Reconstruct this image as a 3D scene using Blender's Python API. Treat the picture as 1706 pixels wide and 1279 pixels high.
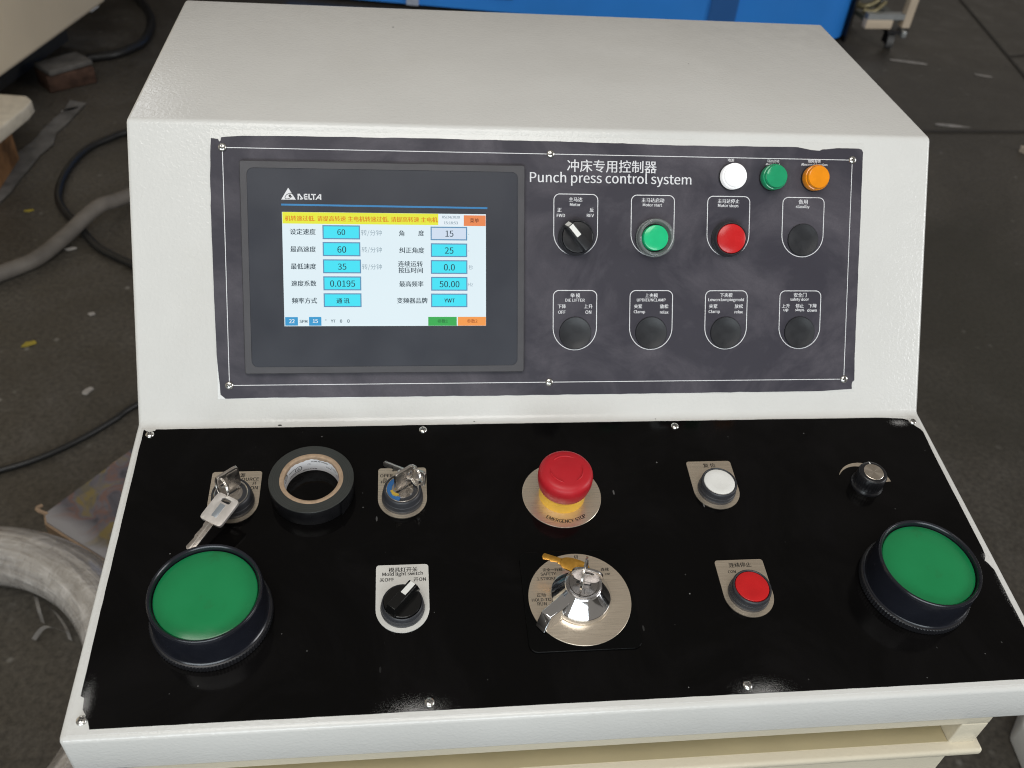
import bpy, bmesh, math, random
from mathutils import Matrix, Vector, noise
for _o in list(bpy.data.objects):
    bpy.data.objects.remove(_o)
random.seed(11)
SC = bpy.context.scene
COL = SC.collection
R = math.radians

# ---------------------------------------------------------------- camera
cam_d = bpy.data.cameras.new('camera')
cam = bpy.data.objects.new('camera', cam_d)
COL.objects.link(cam)
RX = Vector((0.992739538658133, -0.09686760648654995, 0.07130831086489259))
RY = Vector((-0.01045836669130474, -0.6601009450283868, -0.7511040972719966))
RZ = Vector((0.11982833951527268, 0.7449049665468728, -0.6563213845844236))
CAMPOS = Vector((-0.11625207763212156, -0.5234165763860118, 0.49759168011821975))
m = Matrix.Identity(4)
for i in range(3):
    m[i][0], m[i][1], m[i][2], m[i][3] = RX[i], -RY[i], -RZ[i], CAMPOS[i]
cam.matrix_world = m
cam_d.sensor_width = 36.0
cam_d.lens = 1509.874 / 1706 * 36.0
cam_d.clip_start = 0.02
cam_d.clip_end = 60
cam_d.dof.use_dof = True
cam_d.dof.focus_distance = 0.64
cam_d.dof.aperture_fstop = 12.0
SC.camera = cam

# ---------------------------------------------------------------- world + lamps (a dim workshop hall, daylight from the open side behind the camera)
W = bpy.data.worlds.new('World')
SC.world = W
W.use_nodes = True
bg = W.node_tree.nodes['Background']
bg.inputs[0].default_value = (1.0, 0.93, 0.84, 1)
bg.inputs[1].default_value = 0.20

def area(name, loc, target, sx, sy, power, color):
    d = bpy.data.lights.new(name, 'AREA')
    d.shape = 'RECTANGLE'; d.size = sx; d.size_y = sy; d.energy = power; d.color = color
    o = bpy.data.objects.new(name, d); COL.objects.link(o)
    o.location = loc
    o.rotation_euler = (Vector(target) - Vector(loc)).to_track_quat('-Z', 'Y').to_euler()
    return o
area('door_daylight', (-0.7, -4.0, 0.80), (0, 0.1, 0.1), 4.4, 1.25, 106, (0.86, 0.95, 1.0))
area('roof_skylight', (-0.5, -1.3, 3.1), (0, 0.1, 0.1), 2.6, 1.5, 62, (1.0, 0.975, 0.93))
area('far_window', (-3.4, 6.5, 2.9), (0, 0.6, 0), 0.9, 0.6, 9, (0.95, 0.97, 1.0))
area('side_fill', (5.5, -1.2, 1.7), (0, 1.0, -0.2), 2.4, 1.4, 95, (0.97, 0.98, 1.0))  # added fill from the right, no known window; brightens the beige machine face

VS = SC.view_settings
VS.view_transform = 'Standard'; VS.look = 'None'; VS.exposure = 0.0; VS.gamma = 1.0
VS.use_curve_mapping = False
SC.render.engine = 'CYCLES'
try:
    SC.cycles.use_denoising = True
    SC.cycles.pixel_filter_type = 'BLACKMAN_HARRIS'
    SC.cycles.filter_width = 1.05
except Exception:
    pass

# ---------------------------------------------------------------- material helpers
def lin(r, g, b):
    f = lambda c: (c / 255 / 12.92) if c / 255 <= 0.04045 else ((c / 255 + 0.055) / 1.055) ** 2.4
    return (f(r), f(g), f(b), 1)

class Mat:
    """small wrapper round a node material with one Principled BSDF"""
    def __init__(s, name, base=(0.5, 0.5, 0.5, 1), rough=0.5, metal=0.0, spec=0.5, **kw):
        s.m = bpy.data.materials.new(name); s.m.use_nodes = True
        s.nt = s.m.node_tree; s.p = s.nt.nodes['Principled BSDF']
        if len(base) == 3: base = (*base, 1)
        s.set('Base Color', base); s.set('Roughness', rough); s.set('Metallic', metal); s.set('Specular IOR Level', spec)
        for k, v in kw.items(): s.set(k.replace('_', ' '), v)
    def set(s, k, v): s.p.inputs[k].default_value = v
    def n(s, t, **inp):
        nd = s.nt.nodes.new(t)
        for k, v in inp.items():
            if k.startswith('_'): setattr(nd, k[1:], v)
            else:
                nd.inputs[int(k[1:]) if k[0] == 'i' and k[1:].isdigit() else k].default_value = v
        return nd
    def link(s, a, b): s.nt.links.new(a, b)
    def coord(s, scale=(1, 1, 1), kind='Object', loc=(0, 0, 0)):
        t = s.n('ShaderNodeTexCoord'); mp = s.n('ShaderNodeMapping')
        mp.inputs['Scale'].default_value = scale; mp.inputs['Location'].default_value = loc
        s.link(t.outputs[kind], mp.inputs[0]); return mp.outputs[0]
    def noise(s, scale, detail=3.0, rough=0.5, co=None, dist=0.0):
        nd = s.n('ShaderNodeTexNoise'); nd.inputs['Scale'].default_value = scale
        nd.inputs['Detail'].default_value = detail; nd.inputs['Roughness'].default_value = rough
        nd.inputs['Distortion'].default_value = dist
        s.link(co if co is not None else s.coord(), nd.inputs['Vector']); return nd.outputs['Fac']
    def voro(s, scale, co=None, feature='F1', out='Distance'):
        nd = s.n('ShaderNodeTexVoronoi'); nd.feature = feature; nd.inputs['Scale'].default_value = scale
        s.link(co if co is not None else s.coord(), nd.inputs['Vector']); return nd.outputs[out]
    def ramp(s, fac, stops):
        nd = s.n('ShaderNodeValToRGB'); e = nd.color_ramp.elements
        while len(e) < len(stops): e.new(0.5)
        for el, (p, c) in zip(e, stops):
            el.position = p; el.color = c if isinstance(c, tuple) else (c, c, c, 1)
        s.link(fac, nd.inputs[0]); return nd.outputs[0]
    def math(s, op, a, b=None):
        nd = s.n('ShaderNodeMath'); nd.operation = op
        for i, v in enumerate((a, b)):
            if v is None: continue
            if isinstance(v, (int, float)): nd.inputs[i].default_value = v
            else: s.link(v, nd.inputs[i])
        return nd.outputs[0]
    def mix(s, fac, a, b):
        nd = s.n('ShaderNodeMix'); nd.data_type = 'RGBA'
        for i, v in ((0, fac), (6, a), (7, b)):
            if isinstance(v, (int, float)): nd.inputs[i].default_value = v
            elif isinstance(v, tuple): nd.inputs[i].default_value = v
            else: s.link(v, nd.inputs[i])
        return nd.outputs[2]
    def base(s, sock): s.link(sock, s.p.inputs['Base Color']); return s
    def rough(s, sock): s.link(sock, s.p.inputs['Roughness']); return s
    def bump(s, h, strength=0.3, dist=0.001):
        nd = s.n('ShaderNodeBump'); nd.inputs['Strength'].default_value = strength; nd.inputs['Distance'].default_value = dist
        s.link(h, nd.inputs['Height']); s.link(nd.outputs[0], s.p.inputs['Normal']); return s

def plain(name, base, rough=0.5, metal=0.0, spec=0.5, vary=0.12, scale=40.0, bump=0.0, bscale=400.0, **kw):
    M = Mat(name, base, rough, metal, spec, **kw)
    if len(base) == 3: base = (*base, 1)
    a = tuple(c * (1 - vary) for c in base[:3]) + (1,); b = tuple(min(1, c * (1 + vary)) for c in base[:3]) + (1,)
    M.base(M.ramp(M.noise(scale, 4), [(0.3, a), (0.7, b)]))
    M.rough(M.ramp(M.noise(scale * 2.3, 4), [(0.3, max(0.02, rough * 0.85)), (0.7, min(1, rough * 1.15))]))
    if bump: M.bump(M.noise(bscale, 3), bump, 0.0005)
    return M.m

def powder_coat(name, base):
    M = Mat(name, base, 0.27, 0, 0.45)
    co = M.coord()
    dirt = M.noise(9, 5, 0.6)
    b2 = tuple(c * 0.93 for c in base[:3]) + (1,)
    sm = M.ramp(M.noise(3.3, 6, 0.68, co, 0.8), [(0.55, 0.0), (0.80, 0.30)])
    M.base(M.mix(sm, M.ramp(dirt, [(0.35, base), (0.75, b2)]), tuple(c * f for c, f in zip(base[:3], (0.80, 0.78, 0.74))) + (1,)))
    M.rough(M.ramp(M.noise(60, 3), [(0.3, 0.17), (0.7, 0.26)]))
    h = M.noise(390, 1.5, 0.5, co, 0.5)
    M.bump(h, 0.40, 0.00055)
    return M.m

CREAM = powder_coat('cream_powder_coat', (0.685, 0.68, 0.655, 1))
BEIGE = powder_coat('beige_powder_coat', (0.66, 0.60, 0.47, 1))

def overlay_mat():
    M = Mat('grey_black_overlay', (0.03, 0.028, 0.033, 1), 0.42, 0, 0.28)
    sm = M.noise(14, 6, 0.62, dist=0.6); fine = M.noise(900, 2, 0.6)
    dusty = M.math('MULTIPLY', M.ramp(sm, [(0.44, 0.0), (0.74, 1.0)]), M.math('ADD', 0.55, M.math('MULTIPLY', fine, 0.9)))
    M.base(M.mix(dusty, (0.042, 0.039, 0.051, 1), (0.105, 0.096, 0.112, 1)))
    M.rough(M.ramp(M.noise(20, 5, 0.6), [(0.3, 0.36), (0.7, 0.52)]))
    M.bump(M.noise(1400, 2), 0.12, 0.0002)
    return M.m
OVERLAY = overlay_mat()

def ellipse_mask(M, co, cx, cy, rx, ry):
    """1 inside an ellipse on the sheet (object coordinates), fading to 0 at its edge"""
    mp = M.n('ShaderNodeMapping'); mp.inputs['Location'].default_value = (-cx / rx, -cy / ry, 0)
    mp.inputs['Scale'].default_value = (1 / rx, 1 / ry, 0)
    M.link(co, mp.inputs[0])
    ln = M.n('ShaderNodeVectorMath'); ln.operation = 'LENGTH'; M.link(mp.outputs[0], ln.inputs[0])
    return M.ramp(ln.outputs['Value'], [(0.15, 1.0), (1.0, 0.0)])

def deck_mat():
    M = Mat('gloss_black_sheet', (0.003, 0.003, 0.003, 1), 0.09, 0, 0.13)
    t = M.n('ShaderNodeTexCoord'); co = t.outputs['Object']
    # grey grit round the front screws and at the front left corner
    g = ellipse_mask(M, co, -0.110, -0.2385, 0.030, 0.0135)
    for a in ((0.112, -0.2385, 0.027, 0.014), (-0.307, -0.222, 0.007, 0.020), (0.3125, -0.175, 0.005, 0.03), (0.295, -0.012, 0.012, 0.006), (0.310, -0.144, 0.004, 0.007)):
        g = M.math('MAXIMUM', g, ellipse_mask(M, co, *a))
    grit = M.noise(2400, 3, 0.8, co)
    thr = M.math('SUBTRACT', 0.69, M.math('MULTIPLY', g, 0.21))
    gm = M.math('MULTIPLY', M.math('GREATER_THAN', grit, thr), M.math('GREATER_THAN', g, 0.02))
    # thin scattered dust specks
    v = M.n('ShaderNodeTexVoronoi'); v.inputs['Scale'].default_value = 62; v.voronoi_dimensions = '2D'; M.link(co, v.inputs['Vector'])
    sep = M.n('ShaderNodeSeparateColor'); M.link(v.outputs['Color'], sep.inputs[0])
    sp = M.math('MULTIPLY', M.math('LESS_THAN', v.outputs['Distance'], M.math('MULTIPLY', sep.outputs[1], 0.042)), M.math('MULTIPLY', M.math('GREATER_THAN', sep.outputs[0], 0.90), M.math('ADD', 0.15, M.math('MULTIPLY', sep.outputs[2], 0.85))))
    v2 = M.n('ShaderNodeTexVoronoi'); v2.inputs['Scale'].default_value = 34; v2.voronoi_dimensions = '2D'
    st = M.n('ShaderNodeMapping'); st.inputs['Scale'].default_value = (1, 0.30, 1); st.inputs['Rotation'].default_value = (0, 0, 0.5); M.link(co, st.inputs[0])
    M.link(st.outputs[0], v2.inputs['Vector'])
    sep2 = M.n('ShaderNodeSeparateColor'); M.link(v2.outputs['Color'], sep2.inputs[0])
    sc = M.math('MULTIPLY', M.math('LESS_THAN', v2.outputs['Distance'], 0.022), M.math('MULTIPLY', M.math('GREATER_THAN', sep2.outputs[1], 0.91), sep2.outputs[0]))
    specks = M.math('MAXIMUM', sp, sc)
    allm = M.math('MAXIMUM', M.math('MULTIPLY', specks, 0.55), gm)
    film = M.ramp(M.noise(11, 6, 0.65, co, 0.8), [(0.45, (0.0028, 0.0026, 0.0026, 1)), (0.8, (0.0065, 0.006, 0.0062, 1))])
    M.base(M.mix(allm, film, (0.30, 0.295, 0.29, 1)))
    M.rough(M.math('ADD', M.ramp(M.noise(7, 6, 0.6, co, 0.5), [(0.35, 0.06), (0.75, 0.17)]), M.math('MULTIPLY', allm, 0.6)))
    return M.m
DECKM = deck_mat()

def brushed(name, base, rough, along=(1, 0), metal=0.82):
    M = Mat(name, base, rough, metal, 0.5)
    co = M.coord((30 if along[0] else 3000, 3000 if along[0] else 30, 1))
    n1 = M.noise(1.0, 3, 0.6, co)
    M.base(M.ramp(n1, [(0.25, tuple(c * 0.86 for c in base[:3]) + (1,)), (0.75, tuple(min(1, c * 1.08) for c in base[:3]) + (1,))]))
    M.rough(M.ramp(n1, [(0.25, rough * 0.8), (0.75, rough * 1.25)]))
    M.bump(n1, 0.08, 0.0001)
    return M.m
STEEL = brushed('brushed_steel_plate', (0.78, 0.675, 0.54, 1), 0.30)
PALE = plain('pale_silver_plate', (0.78, 0.77, 0.73), 0.38, 0.25, 0.5, 0.04)
CHROME = plain('polished_chrome', (0.82, 0.82, 0.83), 0.07, 1.0, 0.5, 0.04, 60)
NICKEL = plain('nickel_plated_metal', (0.72, 0.69, 0.65), 0.2, 1.0, 0.5, 0.12, 120, 0.05, 900)
SCREWM = plain('zinc_plated_screw', (0.74, 0.73, 0.70), 0.24, 1.0, 0.5, 0.1, 300)
BRASS = plain('golden_brass', (0.80, 0.43, 0.08), 0.34, 1.0, 0.5, 0.1, 200)
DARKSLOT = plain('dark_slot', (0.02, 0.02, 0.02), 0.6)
BLACKP = plain('black_satin_plastic', (0.012, 0.012, 0.014), 0.33, 0, 0.5, 0.15, 60, 0.05, 1200)
BLACKG = plain('black_gloss_plastic', (0.006, 0.006, 0.006), 0.16, 0, 0.5, 0.15, 60)
GREYP = plain('charcoal_plastic', (0.032, 0.033, 0.038), 0.42, 0, 0.5, 0.12, 60, 0.04, 1500)
BLUEBLK = plain('blue_black_lacquer', (0.010, 0.011, 0.016), 0.24, 0, 0.55, 0.15, 50)
PLUGM = plain('black_blanking_plastic', (0.016, 0.017, 0.02), 0.38, 0, 0.5, 0.1, 60)
WHITEP = plain('white_plastic', (0.80, 0.80, 0.77), 0.3, 0, 0.5, 0.03, 60)
REDCAP = plain('red_plastic_cap', (0.56, 0.012, 0.014), 0.28, 0, 0.5, 0.08, 60)
REDHEAD = plain('matte_red_plastic', (0.47, 0.014, 0.022), 0.42, 0, 0.4, 0.06, 60, 0.03, 1500)
YELLOWP = plain('yellow_plastic', (0.88, 0.50, 0.05), 0.35, 0, 0.45, 0.05, 60)
def green_cap():
    M = Mat('green_plastic_cap', (0.010, 0.225, 0.072, 1), 0.2, 0, 0.5)
    g = M.ramp(M.noise(24, 4), [(0.3, (0.009, 0.215, 0.068, 1)), (0.7, (0.012, 0.245, 0.082, 1))])
    M.base(M.mix(M.ramp(M.noise(38, 5, 0.6, M.coord((1, 1, 1), 'Object', (0.011, 0.004, 0))), [(0.56, 0.0), (0.72, 0.6)]), g, (0.03, 0.10, 0.03, 1)))
    M.rough(M.ramp(M.noise(30, 5, 0.65), [(0.35, 0.14), (0.75, 0.34)]))
    return M.m
GREENCAP = green_cap()
PRINTW = plain('white_print', (0.72, 0.72, 0.74), 0.5, 0, 0.3, 0.04)
PRINTB = plain('black_print', (0.012, 0.012, 0.012), 0.5, 0, 0.3, 0.1)
PRINTBLUE = plain('blue_print', (0.035, 0.20, 0.44), 0.4, 0, 0.4, 0.05)

def lens_mat(name, base, emit, es, rough=0.12, trans=0.0):
    M = Mat(name, base, rough, 0, 0.5)
    M.base(M.ramp(M.noise(120, 3), [(0.3, base), (0.7, tuple(min(1, c * 1.15) for c in base[:3]) + (1,))]))
    M.set('Emission Color', emit); M.set('Emission Strength', es); M.set('Coat Weight', 0.4); M.set('Coat Roughness', 0.06)
    return M.m
LENSW = lens_mat('lit_white_lens', (0.85, 0.85, 0.85, 1), (1, 1, 1, 1), 0.42)
LENSG = lens_mat('green_lens', (0.012, 0.30, 0.13, 1), (0, 1, 0.4, 1), 0.0)
LENSO = lens_mat('amber_lens', (0.82, 0.27, 0.006, 1), (1, 0.4, 0, 1), 0.0)
LITGREEN = lens_mat('green_lamp_cap', (0.010, 0.42, 0.17, 1), (0.0, 0.7, 0.28, 1), 0.13, 0.25)
CLEAR = Mat('clear_plastic_guard', (0.42, 0.47, 0.45, 1), 0.1, 0, 0.7)
CLEAR.set('Alpha', 0.24); CLEAR = CLEAR.m

def emit_mat(name, col, strength=1.0):
    M = Mat(name, (0.01, 0.01, 0.01, 1), 0.35, 0, 0.2)
    co = M.coord((1, 1, 1))
    M.link(M.mix(M.noise(9, 2), tuple(c * 0.97 for c in col[:3]) + (1,), tuple(min(1, c * 1.03) for c in col[:3]) + (1,)), M.p.inputs['Emission Color'])
    M.set('Emission Strength', strength)
    return M.m
E_ = lambda n, r, g, b: emit_mat('screen_' + n, lin(r, g, b), 0.93)
SCR = dict(white=E_('white', 230, 246, 254), bar=E_('yellow', 236, 240, 62), date=E_('pale', 236, 246, 255), menu=E_('orange_red', 240, 140, 84),
           box=E_('cyan', 70, 232, 252), frame=E_('box_edge', 100, 148, 186), grey=E_('pale_box', 214, 228, 246), blue=E_('blue', 58, 158, 212),
           green=E_('green', 58, 176, 84), orange=E_('orange', 250, 160, 80), ink=E_('ink', 26, 52, 66), dim=E_('dim_ink', 150, 170, 182), barink=E_('bar_ink', 226, 128, 26),
           mid=E_('mid_ink', 74, 100, 112), inkw=E_('white_ink', 240, 250, 255), brown=E_('brown_ink', 120, 60, 30), gink=E_('green_ink', 40, 120, 62), oink=E_('orange_ink', 186, 100, 46))

# ---------------------------------------------------------------- mesh helpers (millimetres in a local frame)
MM = 0.001
class MB:
    def __init__(s): s.v = []; s.f = []; s.fm = []
    def add(s, vs, fs, mat=0, M=None):
        o = len(s.v)
        s.v += [tuple(M @ Vector(p)) if M else tuple(p) for p in vs]
        s.f += [tuple(i + o for i in f) for f in fs]; s.fm += [mat] * len(fs)
    def lathe(s, prof, seg=64, mat=0, c=(0, 0), M=None, rip=None):
        vs = []; fs = []; n = len(prof)
        for k in range(seg):
            a = 2 * math.pi * k / seg
            for j, (r, z) in enumerate(prof):
                rr = max(r, 1e-4)
                if rip and rip[0] <= j <= rip[1]: rr += rip[2] * (1 if k % 2 else -1)
                vs.append((c[0] + rr * math.cos(a), c[1] + rr * math.sin(a), z))
        for k in range(seg):
            q = (k + 1) % seg
            for j in range(n - 1): fs.append((k * n + j, q * n + j, q * n + j + 1, k * n + j + 1))
        if prof[0][0] > 1e-3: fs.append(tuple(k * n for k in range(seg - 1, -1, -1)))
        if prof[-1][0] > 1e-3: fs.append(tuple(k * n + n - 1 for k in range(seg)))
        s.add(vs, fs, mat, M)
    def prism(s, pts, z0, z1, mat=0, M=None):
        n = len(pts)
        vs = [(x, y, z0) for x, y in pts] + [(x, y, z1) for x, y in pts]
        fs = [tuple(range(n - 1, -1, -1)), tuple(range(n, 2 * n))] + [(i, (i + 1) % n, n + (i + 1) % n, n + i) for i in range(n)]
        s.add(vs, fs, mat, M)
    def sheet(s, pts, z, mat=0, M=None):
        s.add([(x, y, z) for x, y in pts], [tuple(range(len(pts)))], mat, M)
    def box(s, x0, x1, y0, y1, z0, z1, mat=0, M=None):
        s.prism([(x0, y0), (x1, y0), (x1, y1), (x0, y1)], z0, z1, mat, M)
    def ribbon(s, pts, w, z, mat=0, closed=False):
        n = len(pts); vs = []; fs = []
        for i in range(n):
            a = Vector(pts[i - 1] if (i or closed) else pts[i]); b = Vector(pts[(i + 1) % n] if (i < n - 1 or closed) else pts[i])
            d = (b - a).normalized(); nn = Vector((-d.y, d.x)) * w / 2
            p = Vector(pts[i]); vs += [(p.x + nn.x, p.y + nn.y, z), (p.x - nn.x, p.y - nn.y, z)]
        for i in range(n if closed else n - 1):
            j = (i + 1) % n; fs.append((2 * i, 2 * i + 1, 2 * j + 1, 2 * j))
        s.add(vs, fs, mat)
    def tube(s, pts, r, seg=10, mat=0, closed=False):
        P = [Vector(p) for p in pts]; n = len(P); vs = []; fs = []; up = None
        rs = r if isinstance(r, (list, tuple)) else [r] * n
        for i in range(n):
            a = P[i - 1] if (i or closed) else P[i]; b = P[(i + 1) % n] if (i < n - 1 or closed) else P[i]
            d = (b - a).normalized()
            if up is None: up = Vector((0, 0, 1)) if abs(d.z) < 0.9 else Vector((1, 0, 0))
            x = d.cross(up).normalized(); up = x.cross(d).normalized()
            for k in range(seg):
                t = 2 * math.pi * k / seg
                vs.append(tuple(P[i] + (x * math.cos(t) + up * math.sin(t)) * rs[i]))
        for i in range(n if closed else n - 1):
            j = (i + 1) % n
            for k in range(seg):
                q = (k + 1) % seg; fs.append((i * seg + k, i * seg + q, j * seg + q, j * seg + k))
        if not closed: fs += [tuple(range(seg - 1, -1, -1)), tuple((n - 1) * seg + k for k in range(seg))]
        s.add(vs, fs, mat)
    def text(s, body, cx, cy, w, z, mat=0, h=None, rot=0.0, M=None, bold=0.0):
        vs, fs = text_mesh(body)
        if not vs: return
        x0 = min(v[0] for v in vs); x1 = max(v[0] for v in vs); y0 = min(v[1] for v in vs); y1 = max(v[1] for v in vs)
        k = w / max(1e-6, x1 - x0) if w else h / max(1e-6, y1 - y0)
        ky = (h / max(1e-6, y1 - y0)) if h else k
        c, sn = math.cos(rot), math.sin(rot); out = []
        for x, y in vs:
            x = (x - (x0 + x1) / 2) * k; y = (y - (y0 + y1) / 2) * ky
            out.append((cx + x * c - y * sn, cy + x * sn + y * c, z))
        s.add(out, fs, mat, M)
        if bold:
            s.add([(x + bold * c, y + bold * sn, z_ + 0.004) for x, y, z_ in out], fs, mat, M)
    def build(s, name, mats, parent=None, frame=None, smooth=35, bevel=None, fixn=True, scale=MM):
        """link as ONE mesh object; frame = world matrix of the local frame; children take their parent's frame when none is given"""
        me = bpy.data.meshes.new(name)
        bm = bmesh.new()
        vv = [bm.verts.new((p[0] * scale, p[1] * scale, p[2] * scale)) for p in s.v]
        for f, mi in zip(s.f, s.fm):
            try:
                fc = bm.faces.new([vv[i] for i in f]); fc.material_index = mi; fc.smooth = smooth is not None
            except ValueError: pass
        bmesh.ops.remove_doubles(bm, verts=bm.verts, dist=2e-7)
        if fixn: bmesh.ops.recalc_face_normals(bm, faces=bm.faces)
        if bevel:
            ed = [e for e in bm.edges if len(e.link_faces) == 2 and e.calc_face_angle(0) > R(25)]
            bmesh.ops.bevel(bm, geom=ed, offset=bevel * scale, segments=3, profile=0.5, affect='EDGES', clamp_overlap=True)
            for fc in bm.faces: fc.smooth = True
        big = [fc for fc in bm.faces if len(fc.verts) > 12]
        if big: bmesh.ops.triangulate(bm, faces=big)
        bm.to_mesh(me); bm.free()
        for mt in (mats if isinstance(mats, (list, tuple)) else [mats]): me.materials.append(mt)
        if smooth is not None: me.set_sharp_from_angle(angle=R(smooth))
        o = bpy.data.objects.new(name, me); COL.objects.link(o)
        F = frame if frame is not None else Matrix.Identity(4)
        if parent is not None:
            o.parent = parent
            o.matrix_parent_inverse = Matrix.Identity(4)
            if frame is not None:
                o.matrix_local = WM[parent.name].inverted() @ F
                WM[o.name] = F.copy()
            else:
                WM[o.name] = WM[parent.name].copy()
        else:
            o.matrix_world = F; WM[o.name] = F.copy()
        return o
WM = {}

FONT = None
try:
    FONT = bpy.data.fonts.load(bpy.utils.system_resource('DATAFILES') + '/fonts/Noto Sans CJK Regular.woff2')
except Exception:
    FONT = None      # Blender's built-in font falls back to the same glyphs
_TC = {}
def text_mesh(body):
    key = body
    if key in _TC: return _TC[key]
    cu = bpy.data.curves.new('glyphs', 'FONT'); cu.body = body; cu.resolution_u = 4; cu.fill_mode = 'FRONT'
    if FONT: cu.font = FONT
    ob = bpy.data.objects.new('glyphs', cu); COL.objects.link(ob)
    bpy.context.view_layer.update()
    me = bpy.data.meshes.new_from_object(ob.evaluated_get(bpy.context.evaluated_depsgraph_get()))
    vs = [(v.co.x, v.co.y) for v in me.vertices]; fs = [tuple(p.vertices) for p in me.polygons]
    bpy.data.objects.remove(ob); bpy.data.meshes.remove(me); bpy.data.curves.remove(cu)
    _TC[key] = (vs, fs)
    return _TC[key]

def empty(name, loc, frame=None):
    o = bpy.data.objects.new(name, None); COL.objects.link(o)
    o.empty_display_size = 0.05
    o.matrix_world = frame if frame is not None else Matrix.Translation(loc)
    WM[o.name] = o.matrix_world.copy()
    return o
def tag(o, label=None, cat=None, group=None, kind=None):
    if label: o['label'] = label
    if cat: o['category'] = cat
    if group: o['group'] = group
    if kind: o['kind'] = kind
    return o
def copy_tree(o, parent=None):
    c = o.copy(); COL.objects.link(c)
    if parent is not None: c.parent = parent
    WM[c.name] = WM[o.name].copy()
    for ch in list(o.children): copy_tree(ch, c)
    return c
def place(o, parent, frame):
    o.matrix_local = WM[parent.name].inverted() @ frame
    WM[o.name] = frame.copy()
    for ch in o.children: WM[ch.name] = frame.copy()

# ---------------------------------------------------------------- frames of the console
TF, TD = R(54.4858), R(5.2410)
CW, CH, CD, CT, CL = 635.1, 227.45, 244.47, 256.5, 37.9          # width, fascia, deck, top, front lip (mm)
def frame(t):
    ex = Vector((1, 0, 0)); ey = Vector((0, math.cos(t), math.sin(t))); ez = ex.cross(ey)
    M = Matrix.Identity(4)
    for i in range(3): M[i][0], M[i][1], M[i][2] = ex[i], ey[i], ez[i]
    return M
FF, DF = frame(TF), frame(TD)
def onF(u, v, h=0.8): return FF @ Matrix.Translation((u * MM, v * MM, h * MM))
def onD(u, v, h=1.5): return DF @ Matrix.Translation((u * MM, v * MM, h * MM))
FLOOR = -0.95
def jag(pts, step=6.0, amp=0.25, closed=True):
    out = []
    n = len(pts)
    for i in range(n):
        a = Vector(pts[i]); b = Vector(pts[(i + 1) % n]); d = b - a; L = d.length
        out.append(tuple(a))
        k = int(L / step)
        for j in range(1, k):
            p = a + d * j / k; nn = Vector((-d.y, d.x)) / L
            out.append(tuple(p + nn * (noise.noise(Vector((p.x * 0.09, p.y * 0.09, 3))) * 1.4 + random.uniform(-1, 1) * 0.5) * amp))
    return out

FASCIA_TEXT = [
    ('冲床专用控制器', 49.7, 199.4, 72.1),
    ('Punch press control system', 49.3, 189.2, 130.2),
    ('主马达', 20.7, 173.3, 10.8),
    ('Motor', 20.4, 169.3, 8.5),
    ('正', 7.8, 165.0, 3.3),
    ('FWD', 9.0, 160.7, 6.5),
    ('反', 33.7, 165.3, 3.3),
    ('REV', 32.6, 161.0, 5.6),
    ('主马达启动', 83.2, 173.6, 18.4),
    ('Motor start', 82.9, 169.8, 15.7),
    ('主马达停止', 145.8, 173.7, 18.1),
    ('Motor stops', 145.6, 169.8, 17.1),
    ('备用', 208.7, 174.0, 7.7),
    ('standby', 208.4, 169.9, 11.5),
    ('举 模', 21.1, 98.0, 7.8),
    ('DIE LIFTER', 20.9, 94.2, 15.6),
    ('下降', 10.3, 89.3, 6.6),
    ('OFF', 10.3, 84.7, 5.8),
    ('上升', 31.7, 89.3, 7.0),
    ('ON', 31.8, 84.7, 4.7),
    ('上夹模', 83.4, 98.1, 10.5),
    ('UPDIEUNCLAMP', 83.3, 94.4, 23.7),
    ('夹紧', 72.5, 89.3, 6.7),
    ('Clamp', 73.7, 84.7, 9.3),
    ('放松', 94.1, 89.3, 7.0),
    ('relax', 94.2, 84.7, 7.0),
    ('下夹模', 145.9, 98.4, 10.5),
    ('Lowerclampingmold', 145.9, 94.4, 30.0),
    ('夹紧', 135.1, 89.4, 7.1),
    ('Clamp', 136.1, 84.8, 9.5),
    ('放松', 156.7, 89.4, 7.1),
    ('relax', 156.7, 84.8, 6.9),
    ('安全门', 208.8, 98.6, 10.9),
    ('safety door', 208.5, 94.8, 16.0),
    ('上升', 196.9, 89.6, 6.8),
    ('up', 197.0, 85.9, 3.9),
    ('停止', 208.7, 89.7, 6.9),
    ('stops', 208.8, 86.1, 7.6),
    ('下降', 219.9, 89.7, 7.1),
    ('down', 219.5, 86.1, 8.1),
    ('电源', 147.0, 206.0, 5.1),
    ('马达启动', 182.2, 206.0, 10.0),
    ('Motor start', 182.1, 203.4, 11.7),
    ('故障报警', 217.1, 206.5, 10.8),
    ('Abnormal function', 217.1, 203.9, 22.2),
]
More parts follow.
